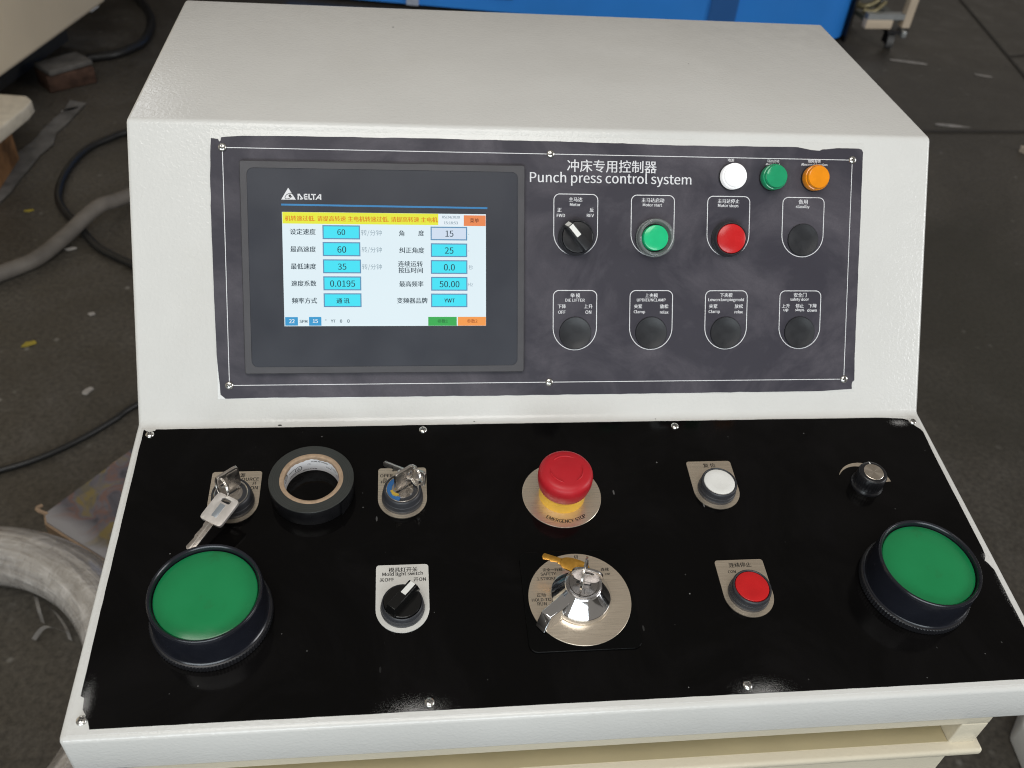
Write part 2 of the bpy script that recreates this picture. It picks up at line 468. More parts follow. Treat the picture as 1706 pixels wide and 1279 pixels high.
SCREEN_TEXT = [
    ('机转速过低. 请提高转速 主电机转速过低. 请提高转速 主电机', -145.9, 155.9, 116.4),
    ('05/24/2020', -77.9, 157.9, 13.5),
    ('15:18:53', -78.0, 153.7, 10.6),
    ('菜单', -59.8, 155.7, 6.9),
    ('设定速度', -190.4, 145.9, 19.0),
    ('最高速度', -190.4, 132.8, 18.8),
    ('最低速度', -190.4, 119.8, 18.8),
    ('速度系数', -190.4, 106.9, 18.7),
    ('频率方式', -190.2, 93.8, 18.8),
    ('60', -161.6, 145.8, 5.8),
    ('60', -161.4, 132.7, 6.5),
    ('35', -161.4, 119.7, 6.4),
    ('0.0195', -161.2, 106.8, 18.8),
    ('通 讯', -161.2, 93.6, 9.7),
    ('转/分钟', -138.8, 145.4, 15.7),
    ('转/分钟', -138.7, 132.5, 15.3),
    ('转/分钟', -138.7, 119.5, 15.1),
    ('角', -115.9, 145.4, 3.9),
    ('度', -100.9, 145.6, 4.3),
    ('纠正角度', -108.2, 132.5, 19.0),
    ('连续运转', -109.4, 122.1, 18.9),
    ('按压时间', -109.3, 117.2, 18.6),
    ('最高频率', -108.8, 106.7, 18.5),
    ('变频器品牌', -108.2, 93.9, 23.4),
    ('15', -79.1, 145.4, 6.1),
    ('25', -79.4, 132.5, 6.6),
    ('0.0', -79.3, 119.6, 8.4),
    ('50.00', -79.3, 106.6, 15.4),
    ('YWT', -79.3, 93.9, 8.1),
    ('秒', -62.5, 119.6, 3.5),
    ('Hz', -62.8, 106.4, 4.0),
    ('°', -64.1, 145.1, 0.8),
    ('°', -64.2, 132.2, 0.8),
    ('22', -200.0, 78.1, 4.0),
    ('SPM', -191.3, 77.9, 5.7),
    ('15', -182.4, 78.1, 3.6),
    ('°', -174.4, 79.0, 1.2),
    ('YT', -168.9, 78.1, 3.3),
    ('0', -162.9, 78.1, 1.5),
    ('0', -157.3, 78.1, 1.6),
    ('参数1', -84.8, 77.9, 7.9),
    ('参数2', -61.7, 77.9, 8.2),
]
SCREEN_RECTS=[
    ('bar', -205.3, -87.6, 151.9, 160.5),
    ('date', -87.4, -68.2, 151.6, 159.6),
    ('menu', -67.9, -50.9, 151.5, 159.6),
    ('box', -175.6, -147.4, 140.4, 151.0),
    ('box', -175.7, -147.3, 127.6, 138.3),
    ('box', -175.7, -147.0, 114.6, 125.2),
    ('box', -175.7, -147.0, 101.6, 112.3),
    ('box', -175.7, -147.0, 88.8, 99.4),
    ('grey', -93.6, -65.3, 140.3, 150.7),
    ('box', -93.5, -65.3, 127.5, 138.0),
    ('box', -93.6, -65.2, 114.5, 125.1),
    ('box', -93.5, -65.2, 101.5, 112.2),
    ('box', -93.6, -65.3, 88.7, 99.3),
    ('blue', -204.9, -195.4, 74.7, 81.2),
    ('blue', -187.0, -177.7, 74.6, 81.3),
    ('green', -95.9, -73.7, 74.3, 81.2),
    ('orange', -72.8, -50.8, 74.3, 81.2),
]
LSW = [
    ('模具灯开关', -117.3, -137.6, 19.6),
    ('Mold light switch', -117.6, -141.2, 27.5),
    ('关OFF', -128.4, -145.2, 9.6),
    ('开ON', -106.1, -145.7, 8.3),
]
WB = [
    ('复 位', 120.6, -53.2, 9.6),
]
RB = [
    ('连续停止', 121.1, -143.3, 16.4),
    ('CON', 113.8, -148.7, 5.7),
]
ROT = [
    ('切', 3.5, -133.1, 2.8),
    ('安全一行程', -14.3, -142.7, 13.6),
    ('SAFETY-', -17.2, -146.0, 11.6),
    ('1.STROKE', -19.2, -149.6, 13.2),
    ('正动', -24.5, -162.2, 6.0),
    ('HOLD-TO', -24.7, -165.8, 13.0),
    ('RUN', -24.6, -168.9, 6.1),
    ('连续', 22.5, -144.0, 5.7),
    ('CNT', 24.0, -147.7, 4.0),
]
K1 = [
    ('源', -233.5, -52.8, 3.5),
    ('SOURCE', -228.9, -56.6, 14.5),
    ('开', -224.4, -60.5, 2.9),
    ('ON', -224.3, -64.6, 5.1),
]
K2 = [
    ('操作', -123.2, -51.6, 3.1),
    ('OPER', -129.0, -56.3, 9.0),
    ('ON', -102.3, -56.1, 3.8),
    ('台', -130.0, -59.7, 2.7),
    ('FR', -131.2, -62.2, 3.3),
]
for _t in FASCIA_TEXT + SCREEN_TEXT + LSW + WB + RB + ROT + K1 + K2:
    text_mesh(_t[0])
for _t in list(set('EMERGENCYSTOP')) + ['UL', 'SP', 'LISTED', '600V 80°C', 'PVC', 'INSULATION', 'FLAME RETARDANT', 'TAPE', '0.13mm', '10m', 'A']:
    text_mesh(_t)
# ================================================================ THE CONSOLE
console = tag(empty('control_console', (0, 0.07, FLOOR)),
              'cream and black punch press control console with touch screen and two big green palm buttons', 'control console')
TOPCHIPS = ((-121.5, 336.0, 0.9), (146.3, 271.5, 0.5))
yd, zd = -CD * math.cos(TD), -CD * math.sin(TD)
yt, zt = CH * math.cos(TF), CH * math.sin(TF)
YZX = Matrix(((0, 0, 1, 0), (1, 0, 0, 0), (0, 1, 0, 0), (0, 0, 0, 1)))      # prism in (Y, Z), extruded along X
I4 = Matrix.Identity(4)
b = MB()
b.prism([(0, 0), (yd, zd), (yd, zd - CL), (yt + CT, zd - CL), (yt + CT, zt), (yt, zt)], -CW / 2, CW / 2, 0, YZX)
housing = b.build('housing', CREAM, console, I4, smooth=30, bevel=3.3)
tag(housing, 'cream orange-peel painted sheet metal housing')
# tiny paint chips on the shell
for (u, v, a, w) in ((-211, -3.9, 1.6, 0.8), (-60, -3.2, .7, .4), (88.0, -3.4, .5, .4)):
    b = MB(); b.sheet([(u + a * math.cos(t * .785), v + w * math.sin(t * .785)) for t in range(8)], 0.12, 0)
    b.build('paint_chip', DARKSLOT, housing, DF)
for (x, y, w) in TOPCHIPS:
    b = MB(); b.sheet([(x + w * math.cos(t * .785), y + w * math.sin(t * .785)) for t in range(8)], zt + 0.1, 0)
    b.build('paint_chip', DARKSLOT, housing, I4)

# pedestal under the desk with its recessed grip
b = MB()
PX, PF, PZ = 288.0, -240.5, zd - CL
FZ = FLOOR / MM
b.box(-PX, PX, PF, 360, PZ - 12, PZ + 1.0)                     # top band
b.box(-PX, -PX + 20, PF, 360, PZ - 38, PZ - 11.9); b.box(PX - 20, PX, PF, 360, PZ - 38, PZ - 11.9)
b.box(-PX + 20, PX - 20, PF + 24, 360, PZ - 38, PZ - 11.9)     # back of the recess
b.box(-PX + 1, PX - 1, PF + 9, 360, FZ + 20, PZ - 38)
ped = b.build('pedestal', BEIGE, console, I4, smooth=30, bevel=1.2)
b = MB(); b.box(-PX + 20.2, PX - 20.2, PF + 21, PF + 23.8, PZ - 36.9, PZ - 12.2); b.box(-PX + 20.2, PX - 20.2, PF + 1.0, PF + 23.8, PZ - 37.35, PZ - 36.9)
b.build('recess_panel', plain('khaki_recess_tone', (0.44, 0.38, 0.235), 0.5, 0, 0.3, 0.05, 20), ped, None, smooth=30)  # darker khaki tone lining the back and floor of the recess
b = MB(); b.box(-PX - 4, PX + 4, PF - 7, PF + 24, PZ - 44.5, PZ - 37.4)
b.build('grip_rail', BEIGE, ped, None, smooth=30, bevel=2.4)

# ---------------- backing plates (same cream paint) and the black sheets on them
b = MB(); b.prism([(-257.5, 18.0), (259.0, 18.0), (259.0, 221.5), (-257.5, 221.5)], -0.5, 0.25)
b.build('front_plate', CREAM, console, FF, smooth=30, bevel=0.1)
b = MB(); b.prism([(-313.5, -241.2), (313.5, -241.2), (313.5, -5.2), (-313.5, -5.2)], -0.5, 0.3)
b.build('deck_plate', CREAM, console, DF, smooth=30, bevel=0.12)

OUT = [(-256.6, 214.7), (-251.6, 214.2), (-250.6, 212.2), (-249.7, 213.0), (-249.2, 215.4), (-245.9, 215.9), (-233.2, 216.9), (-209.0, 217.3), (-100.9, 217.9), (0.4, 217.8), (108.3, 216.7), (202.3, 217.4), (208.5, 216.4), (214.1, 215.4), (221.3, 214.9), (223.8, 216.1), (226.9, 216.2), (236.6, 217.3), (254.6, 217.3), (257.2, 216.6), (258.5, 214.5), (258.7, 133.7), (258.4, 54.4), (258.9, 27.5), (257.2, 26.2), (256.8, 24.2), (257.0, 20.4), (246.1, 19.8), (231.4, 18.9), (22.7, 18.4), (-112.0, 18.4), (-229.6, 18.8), (-251.7, 18.4), (-255.4, 21.7), (-257.4, 52.7), (-258.0, 112.1), (-258.3, 141.4), (-258.1, 186.9), (-257.0, 210.3)]
b = MB(); b.prism(jag(OUT, 7, 0.22), 0.25, 0.5)
overlay = b.build('instrument_panel', OVERLAY, console, FF, smooth=30)
tag(overlay, 'dark grey printed instrument panel with chipped edges')
DK = [(-311.8, -8.2), (-311.6, -6.5), (-309.4, -8.2), (-303.3, -8.0), (-302.9, -6.4), (-168.0, -6.4), (-7.2, -6.0), (281.3, -6.1), (300.4, -7.5), (304.1, -9.1), (308.5, -16.5), (311.1, -19.2), (312.3, -22.1), (311.4, -48.1), (310.9, -135.7), (310.3, -142.5), (307.7, -146.5), (309.1, -148.6), (311.4, -154.8), (311.1, -198.3), (311.3, -237.9),
      (188, -238.0), (-33, -237.6), (-300.9, -238.1), (-303.4, -231.2), (-307.3, -225.9), (-308.1, -218.4), (-310.4, -217.2), (-311.2, -120)]
b = MB(); b.prism(jag(DK, 8, 0.16), 0.3, 0.5)
deck = b.build('desk_panel', DECKM, console, DF, smooth=30)
tag(deck, 'glossy black desk panel with grey grit round its screws')
HF, HD = 0.5, 0.5

# ---------------- printed lines and lettering on the instrument panel
def arch(u0, u1, v0, v1, r=4.6):
    P = []; R2 = (u1 - u0) / 2; cu = (u0 + u1) / 2
    for k in range(33):
        a = math.pi + math.pi * k / 32; P.append((cu + R2 * math.cos(a), v0 + R2 + R2 * math.sin(a)))
    for k in range(9):
        a = math.pi / 2 * k / 8; P.append((u1 - r + r * math.cos(a), v1 - r + r * math.sin(a)))
    for k in range(9):
        a = math.pi / 2 + math.pi / 2 * k / 8; P.append((u0 + r + r * math.cos(a), v1 - r + r * math.sin(a)))
    return P
b = MB()
z = HF + 0.06
COLS_F = (21.0, 83.4, 146.1, 209.2)
for c in COLS_F:
    b.ribbon(arch(c - 17.6, c + 17.6, 129.6, 177.4), 0.62, z, 0, True)
    b.ribbon(arch(c - 17.6, c + 17.6, 54.5, 101.9), 0.62, z, 0, True)
SX, SY = (-248.5, 0.5, 249.5), (28.7, 208.0)
for y in SY:
    b.ribbon([(-248.5, y), (249.5, y)], 0.55, z)
for x in (-248.5, 249.5):
    b.ribbon([(x, SY[0]), (x, SY[1])], 0.55, z)
for t, u, v, w in FASCIA_TEXT:
    b.text(t, u, v, w, z + 0.01, 0, bold=0.14 if w < 40 else 0.2)
b.build('printed_lettering', PRINTW, overlay, FF, smooth=None, fixn=False)

def screw_mb(rot):
    s = MB()
    s.lathe([(3.25, 0), (3.25, 0.45), (3.0, 1.0), (2.3, 1.55), (1.2, 1.85), (0, 1.93)], 28)
    M = Matrix.Rotation(rot, 4, 'Z')
    s.box(-1.75, 1.75, -0.38, 0.38, 1.0, 1.90, 1, M); s.box(-0.38, 0.38, -1.75, 1.75, 1.0, 1.897, 1, M)
    return s
sp = None
for i, (p, fr) in enumerate([((x, y), 'F') for x in SX for y in SY] + [((x, y), 'D') for x, y in ((-306.3, -11.8), (-100.8, -11.6), (102.2, -12.0), (307.3, -11.2), (-306.3, -232.6), (-101.8, -232.6), (102.3, -232.4), (306.5, -232.4))]):
    fm = (onF(*p, HF) if fr == 'F' else onD(*p, HD)) @ Matrix.Rotation(0.6 + i * 1.1, 4, 'Z')
    par = overlay if fr == 'F' else deck
    if sp is None:
        sp = screw_mb(0).build('screw', [SCREWM, DARKSLOT], par, fm, smooth=40)
    else:
        c = sp.copy(); COL.objects.link(c); c.parent = par; place(c, par, fm)

# ---------------- touch screen
hm = onF(-128.2, 118.0, HF)
def rrect(w, h, r, n=6, cx=0, cy=0):
    P = []
    for (sx, sy, a0) in ((1, 1, 0), (-1, 1, 90), (-1, -1, 180), (1, -1, 270)):
        for k in range(n + 1):
            a = R(a0 + 90 * k / n); P.append((cx + sx * (w / 2 - r) + r * math.cos(a), cy + sy * (h / 2 - r) + r * math.sin(a)))
    return P
FRAMEM = plain('dark_grey_bezel_plastic', (0.062, 0.06, 0.066), 0.45, 0, 0.45, 0.08, 60, 0.05, 1500)
GLASSM = plain('dark_blue_grey_front_film', (0.028, 0.031, 0.042), 0.36, 0, 0.45, 0.12, 12)
b = MB()
o1, o2 = rrect(215.6, 160.8, 1.6), rrect(214.4, 159.6, 1.4)
n = len(o1)
i1 = rrect(205.0, 150.2, 5.0)
b.add([(x, y, 0) for x, y in o1] + [(x, y, 3.8) for x, y in o1] + [(x, y, 4.6) for x, y in o2] + [(x, y, 4.6) for x, y in i1] + [(x, y, 3.6) for x, y in i1],
      [(k * n + i, k * n + (i + 1) % n, (k + 1) * n + (i + 1) % n, (k + 1) * n + i) for k in range(4) for i in range(n)])
hmi = b.build('touch_screen', FRAMEM, console, hm, smooth=35)
tag(hmi, 'dark operator touch screen with a lit white menu page')
b = MB(); b.prism(rrect(205.4, 150.6, 5.0), 3.0, 4.1)
# maker's mark and blue rule printed on the film
lx, ly = -128.2, 118.0
z = 4.16
T = [(-200.4, 178.6), (-205.8, 169.7), (-194.9, 169.8)]
b.sheet([(x - lx, y - ly) for x, y in T], z, 1)
cx, cy = -200.3 - lx, 172.5 - ly
b.ribbon([(cx + 0.2 + 2.9 * math.cos(a) * 0.95 + 0.5 * math.sin(a), cy - 0.1 + 2.0 * math.sin(a) + 0.7 * math.cos(a)) for a in [R(20 + k * 12) for k in range(28)]], 0.45, z + 0.05, 3)
b.sheet([(cx + 1.0 + 1.0 * math.cos(R(k * 24)), cy + 0.1 + 1.0 * math.sin(R(k * 24))) for k in range(15)], z + 0.06, 3)
# DELTA in its cut letters
x0, y0, Hh, st = -193.6 - lx, 169.9 - ly, 4.35, 0.95
def poly(pts): b.sheet([(x0 + px, y0 + py) for px, py in pts], z, 1)
poly([(0, 0), (st, 0), (st, Hh), (0, Hh)]); poly([(0.5, Hh), (1.5, Hh), (4.1, 0.7), (3.3, 0.0)]); poly([(1.7, 0), (3.6, 0), (3.2, st), (1.7, st)])
for (a0, a1) in ((0, st), (1.7, 1.7 + st * .9), (Hh - st, Hh)): poly([(4.6, a0), (7.3, a0), (7.3, a1), (4.6, a1)])
poly([(4.6, 0), (4.6 + st, 0), (4.6 + st, Hh), (4.6, Hh)])
poly([(8.0, 0), (8.0 + st, 0), (8.0 + st, Hh), (8.0, Hh)]); poly([(8.0, 0), (10.6, 0), (10.6, st), (8.0, st)])
poly([(10.0, Hh - st), (13.6, Hh - st), (13.6, Hh), (10.0, Hh)]); poly([(11.4, 0), (11.4 + st, 0), (11.4 + st, Hh), (11.4, Hh)])
poly([(16.6, 0), (17.6, 0), (17.6, Hh), (16.6, Hh)]); poly([(13.0, 0), (14.1, 0), (17.2, Hh), (16.3, Hh)]); poly([(14.6, 1.0), (16.6, 1.0), (16.6, 1.8), (15.1, 1.8)])
b.prism([(-205.8 - lx, 165.3 - ly), (-49.6 - lx, 164.6 - ly), (-49.6 - lx, 166.0 - ly), (-205.8 - lx, 166.7 - ly)], 4.1, z, 2)
b.build('front_film', [GLASSM, PRINTW, PRINTBLUE, DARKSLOT], hmi, None, smooth=30, fixn=False)
# the lit page
order = list(SCR); ix = {k: i for i, k in enumerate(order)}
b = MB(); zs = 4.18
def srect(k, u0, u1, v0, v1, zz): b.sheet([(u0 - lx, v0 - ly), (u1 - lx, v0 - ly), (u1 - lx, v1 - ly), (u0 - lx, v1 - ly)], zz, ix[k])
b.box(-205.5 - lx, -50.7 - lx, 74.2 - ly, 160.6 - ly, 3.4, zs, ix['white'])
for k, u0, u1, v0, v1 in SCREEN_RECTS:
    if k == 'bar': u0 = -205.2
    if k in ('box', 'grey'):
        srect('frame', u0, u1, v0, v1, zs + 0.03); srect(k, u0 + 0.9, u1 - 0.9, v0 + 0.9, v1 - 0.9, zs + 0.06)
    else: srect(k, u0, u1, v0, v1, zs + 0.03)
for i, (t, u, v, w) in enumerate(SCREEN_TEXT):
    k = 'ink'; bd = 0.2
    if i == 0: k = 'barink'; w -= 1.2
    elif t in ('05/24/2020', '15:18:53'): k = 'dim'
    elif t.startswith('转/') or t in ('秒', 'Hz', '°'): k = 'dim'; bd = 0
    elif t == '菜单': k = 'brown'
    elif t == '参数1': k = 'gink'
    elif t == '参数2': k = 'oink'
    elif v < 80 and t in ('22', '15'): k = 'inkw'
    elif v < 80: k = 'mid'
    elif w < 19 and t[0] in '0123456': k = 'ink'; bd = 0.14
    b.text(t, u - lx, v - ly, w, zs + 0.10, ix[k], bold=bd)
b.build('display', [SCR[k] for k in order], hmi, None, smooth=None, fixn=False)

# ---------------- 22 mm controls on the instrument panel
def groove_body(r0, r1, h, top_in):
    """black bezel: flange, two grooves, slightly conical neck, rounded rim, recess"""
    return [(r0, 0), (r0, 2.2), (r0 - 0.35, 2.5), (r0 - 0.5, 3.0), (r0 - 0.25, 3.3), (r0 - 0.45, 4.9), (r0 - 0.8, 5.2), (r0 - 0.9, 5.6), (r0 - 0.6, 5.9),
            (r1 + 0.25, h - 1.4), (r1, h - 0.5), (r1 - 0.5, h), (top_in + 0.4, h), (top_in, h - 0.5), (top_in, h - 3.0), (0, h - 3.0)]
def cap_prof(r, z0, z1, dome=0.5, rr=0.8):
    return [(r, z0), (r, z1 - rr), (r - rr * .3, z1 - rr * .3), (r - rr, z1), (r * .55, z1 + dome * .7), (0, z1 + dome)]
def selector(kind, parent, fr, ang, mats, lab, r0=14.3, r1=13.2, h=8.0):
    b = MB(); b.lathe(groove_body(r0, r1, h, 12.4), 72)
    s = b.build('selector_switch', mats[0], parent, fr, smooth=32); tag(s, lab)
    b = MB()
    b.lathe([(12.2, h - 3), (12.2, h + 0.6), (11.8, h + 1.0), (0, h + 1.0)], 64)
    M = Matrix.Rotation(ang, 4, 'Z')
    hb = h + 9.5                                      # the grip bar, long axis along local Y
    w0, w1, L0, L1 = 3.9, 3.3, 14.0, 12.6
    vs = [(-w0, -L0 + 1, h + 0.4), (w0, -L0 + 1, h + 0.4), (w0, L0, h + 0.4), (-w0, L0, h + 0.4), (-w1, -L1 + 1, hb), (w1, -L1 + 1, hb), (w1, L1 - 1.5, hb), (-w1, L1 - 1.5, hb)]
    b.add(vs, [(3, 2, 1, 0), (4, 5, 6, 7), (0, 1, 5, 4), (1, 2, 6, 5), (2, 3, 7, 6), (3, 0, 4, 7)], 0, M)
    b.build('knob', mats[1], s, None, smooth=32, bevel=0.35)
    b = MB(); m0 = 1.9
    b.add([(-m0, 0.6, hb - .3), (m0, 0.6, hb - .3), (m0, L1 - 1.7, hb - .3), (-m0, L1 - 1.7, hb - .3), (-m0, 0.6, hb + .12), (m0, 0.6, hb + .12), (m0, L1 - 1.7, hb + .12), (-m0, L1 - 1.7, hb + .12),
           (-m0, L0 + .1, h + 2.2), (m0, L0 + .1, h + 2.2), (-m0, L0 - .5, h + 2.0), (m0, L0 - .5, h + 2.0)],
          [(4, 5, 6, 7), (0, 1, 5, 4), (1, 2, 6, 5), (3, 0, 4, 7), (7, 6, 9, 8), (6, 2, 11, 9), (2, 3, 10, 11), (3, 7, 8, 10), (8, 9, 11, 10), (0, 3, 2, 1)], 0, M)
    b.build('pointer_mark', WHITEP, s, None, smooth=32)
    return s
selector('F', console, onF(21.0, 143.4, HF), R(40), (GREYP, BLACKP), 'black rotary selector switch marked Motor FWD and REV')

b = MB(); b.lathe([(14.2, 0), (14.2, 5.5), (13.6, 6.4), (10.9, 6.4), (10.7, 4.5), (0, 4.5)], 64)
pb = b.build('push_button', GREYP, console, onF(83.4, 143.4, HF), smooth=32); tag(pb, 'green lit motor start push button in a clear guard ring')
b = MB(); b.lathe(cap_prof(10.0, 4.6, 11.3, 0.25), 64); b.build('cap', LITGREEN, pb, None, smooth=32)
b = MB()
pr = [(15.0, 5.6), (15.3, 6.4), (15.1, 9.2), (14.9, 11.8), (14.2, 12.9), (13.2, 13.1), (12.2, 12.5), (11.7, 11.0), (11.5, 6.5)]
n = len(pr); S = 72
b.add([(r * math.cos(2 * math.pi * k / S), r * math.sin(2 * math.pi * k / S), z) for k in range(S) for r, z in pr],
      [(k * n + j, ((k + 1) % S) * n + j, ((k + 1) % S) * n + (j + 1) % n, k * n + (j + 1) % n) for k in range(S) for j in range(n)])
b.build('guard_ring', CLEAR, pb, None, smooth=40)

b = MB(); b.lathe(groove_body(14.3, 13.1, 8.4, 12.0), 72)
pb = b.build('push_button', GREYP, console, onF(146.1, 143.4, HF), smooth=32); tag(pb, 'red motor stop push button on the upright panel')
b = MB(); b.lathe(cap_prof(11.7, 5.5, 8.9, 0.9, 0.9), 64); b.build('cap', REDCAP, pb, None, smooth=32)

pl = None
for (u, v) in ((209.4, 143.3), (21.2, 67.9), (83.5, 67.9), (146.1, 67.8), (209.1, 67.9)):
    if pl is None:
        b = MB(); b.lathe([(13.0, 0), (13.0, 1.0), (12.7, 1.35), (12.2, 1.3), (9.5, 0.6), (5, 0.28), (0, 0.22)], 72)
        pl = b.build('blanking_plug', PLUGM, console, onF(u, v, HF), smooth=50)
    else:
        c = pl.copy(); COL.objects.link(c); c.parent = console; place(c, console, onF(u, v, HF))

for (u, lm, lab) in ((147.6, LENSW, 'lit white pilot lamp'), (181.3, LENSG, 'green pilot lamp'), (216.6, LENSO, 'amber pilot lamp')):
    b = MB(); b.lathe([(10.6, 0), (10.6, 1.6), (10.2, 2.0), (9.6, 2.0), (0, 2.0)], 56)
    la = b.build('pilot_lamp', BLACKP, console, onF(u, 192.7, HF), smooth=32); tag(la, lab)
    b = MB(); b.lathe([(10.15, 1.9), (10.15, 7.6), (9.9, 8.0), (9.3, 8.2), (9.3, 8.9), (8.9, 10.6), (8.5, 11.1), (8.0, 11.2), (4.5, 11.7), (0, 11.9)], 56)
    b.build('lens', lm, la, None, smooth=32)

# ---------------- label plates of the desk
def plate_outline(w, top, r=2.2):
    P = []; hw = w / 2
    for k in range(33):
        a = math.pi + math.pi * k / 32; P.append((hw * math.cos(a), hw * math.sin(a)))
    for k in range(7):
        a = math.pi / 2 * k / 6; P.append((hw - r + r * math.cos(a), top - r + r * math.sin(a)))
    for k in range(7):
        a = math.pi / 2 + math.pi / 2 * k / 6; P.append((-hw + r + r * math.cos(a), top - r + r * math.sin(a)))
    return P
def label_plate(par, cu, cv, texts, mat, top=27.7):
    b = MB(); b.prism(plate_outline(35.6, top), 0.0, 0.7)
    for t, u, v, w in texts: b.text(t, u - cu, v - cv, w, 0.76, 1, bold=0.16)
    return b.build('label_plate', [mat, PRINTB], par, None, smooth=30, fixn=False)

def desk_button(u, v, cap, lab, texts):
    b = MB(); b.lathe([(x, y + 0.7) for x, y in groove_body(14.4, 13.4, 10.4, 12.1)], 72)
    o = b.build('push_button', GREYP, console, onD(u, v, HD), smooth=32); tag(o, lab)
    b = MB(); b.lathe(cap_prof(11.8, 8.0, 11.0, -0.5, 0.7), 64); b.build('cap', cap, o, None, smooth=32)
    label_plate(o, u, v, texts, STEEL)
desk_button(120.6, -76.8, WHITEP, 'white push button on a steel label plate on the desk', WB)
desk_button(121.0, -166.8, REDCAP, 'red push button on a steel label plate on the desk', RB)
o = selector('D', console, onD(-117.8, -167.1, HD), R(-40), (GREYP, BLACKG), 'black rotary mould light switch on a pale label plate', 14.6, 13.4, 9.0)
label_plate(o, -117.8, -167.1, LSW, PALE, 33.4)

# ---------------- key switches
MUSTARD = plain('mustard_plastic', (0.50, 0.33, 0.04), 0.4)
BLUEST = plain('blue_plastic_film', (0.03, 0.13, 0.34), 0.35, 0, 0.5, 0.1)
def key_switch(u, v, texts, lab, slot, film):
    b = MB(); b.lathe([(15.0, 0.7), (15.0, 3.0), (14.6, 3.3), (14.5, 3.8), (14.8, 4.2), (14.5, 6.4), (14.1, 6.8), (14.0, 7.3), (14.2, 7.6), (13.7, 10.8), (13.4, 11.8), (12.9, 12.3), (12.2, 12.3), (12.0, 11.6), (0, 11.6)], 72)
    o = b.build('key_switch', GREYP, console, onD(u, v, HD), smooth=32); tag(o, lab)
    b = MB(); b.lathe([(11.9, 11.5), (11.9, 12.1), (11.5, 12.4), (11.1, 12.1), (10.7, 11.5), (8.2, 11.5), (8.0, 11.9), (0, 11.9)], 64)
    M = Matrix.Rotation(slot, 4, 'Z')
    b.box(-5.2, 5.2, -0.9, 0.9, 11.7, 12.02, 1, M)
    if film:
        P = [(11.0 * math.cos(R(a)), 11.0 * math.sin(R(a))) for a in range(125, 262, 6)] + [(7.6 * math.cos(R(a)), 7.6 * math.sin(R(a))) for a in range(260, 124, -6)]
        b.prism(P, 11.6, 12.1, 2)
        b.prism([(-8.6, -2.4), (-7.2, -5.6), (-4.4, -7.0), (-2.6, -5.6), (-4.6, -4.9), (-6.2, -3.6), (-6.8, -1.6)], 12.0, 13.4, 3)
    b.build('lock_face', [NICKEL, DARKSLOT, BLUEST, MUSTARD], o, None, smooth=35)
    label_plate(o, u, v, texts, STEEL)
    return o
key_switch(-237.5, -77.0, K1, 'key switch of the power source', R(40), False)
key_switch(-117.2, -77.0, K2, 'key switch with a blue film scrap on its lock', R(35), True)

# ---------------- emergency stop
EU, EV = 0.8, -77.6
b = MB(); b.lathe([(17.2, 0.7), (17.2, 9.0), (17.0, 9.2), (17.0, 9.6), (17.2, 9.8), (17.0, 13.6), (14, 13.8)], 72)
es = b.build('emergency_stop', YELLOWP, console, onD(EU, EV, HD), smooth=32); tag(es, 'red mushroom emergency stop on a yellow collar')
b = MB()
b.lathe([(14, 12.7), (18.0, 12.8), (18.6, 13.6), (19.3, 17.0), (19.9, 20.0), (20.1, 23.5), (20.0, 26.0), (19.5, 28.0), (18.4, 29.6), (16.6, 30.7), (14.2, 31.2), (0, 31.2)], 112, rip=(2, 4, 0.16))
b.build('mushroom_head', REDHEAD, es, None, smooth=50)
b = MB()
for k in range(3):
    P = [(12.1 * math.cos(R(a + 120 * k)), 12.1 * math.sin(R(a + 120 * k)), 31.15 + (0.1 if 70 < a < 130 else 0)) for a in range(58, 138, 4)]
    b.tube(P, [0.2 + 0.42 * min(1, i / 4, (len(P) - 1 - i) / 2 + .2) for i in range(len(P))], 8)
b.build('turn_arrow', REDHEAD, es, None, smooth=50)
b = MB(); b.lathe([(29.6, 0.0), (29.6, 0.5), (29.4, 0.7), (0, 0.7)], 96)
word = 'EMERGENCY STOP'
wd = dict(M=1.25, W=1.25, I=.5); ws = [(wd.get(c, 1.0) if c != ' ' else 0.45) for c in word]; tot = sum(ws); acc = 0
for c, w_ in zip(word, ws):
    a = R(270 - 37 + 74 * (acc + w_ / 2) / tot); acc += w_
    if c != ' ': b.text(c, 24.0 * math.cos(a) + 0.6, 24.0 * math.sin(a), None, 0.76, 1, h=2.9, rot=a + math.pi / 2, bold=0.15)
b.build('label_plate', [STEEL, PRINTB], es, None, smooth=30, fixn=False)

DULLN = plain('dull_nickel', (0.42, 0.40, 0.39), 0.28, 1.0, 0.5, 0.12, 120)
# ---------------- mode switch with chrome cone knob
RU, RV = 1.9, -165.5
b = MB(); b.prism(rrect(75.5, 76.2, 6.0, 8, -0.6, 0), 0, 1.4)
BLKPL = plain('black_plate', (0.003, 0.003, 0.003), 0.1, 0, 0.1, 0.1)
ms = b.build('mode_switch', BLKPL, console, onD(RU, RV, HD), smooth=30, bevel=0.45); tag(ms, 'rotary mode switch with a steel dial, chrome cone and lever')
b = MB(); b.lathe([(35.2, 1.4), (35.2, 1.9), (35.0, 2.1), (0, 2.1)], 110)
for t, u, v, w in ROT: b.text(t, u - RU, v - RV, w, 2.16, 1, bold=0.12)
b.build('dial_plate', [STEEL, PRINTB], ms, None, smooth=30, fixn=False)
b = MB(); b.lathe([(20.2, 2.4), (20.6, 2.8), (20.6, 7.2), (20.2, 8.0), (19.4, 8.8), (12.8, 19.4), (12.4, 20.0), (12.1, 20.2), (11.7, 20.0)], 96)
b.build('cone_knob', CHROME, ms, None, smooth=40)
b = MB(); b.lathe([(11.8, 19.5), (11.8, 20.6), (11.2, 21.0), (10.3, 20.9), (10.1, 20.1), (9.6, 20.1), (9.4, 20.7), (0, 20.7)], 64)
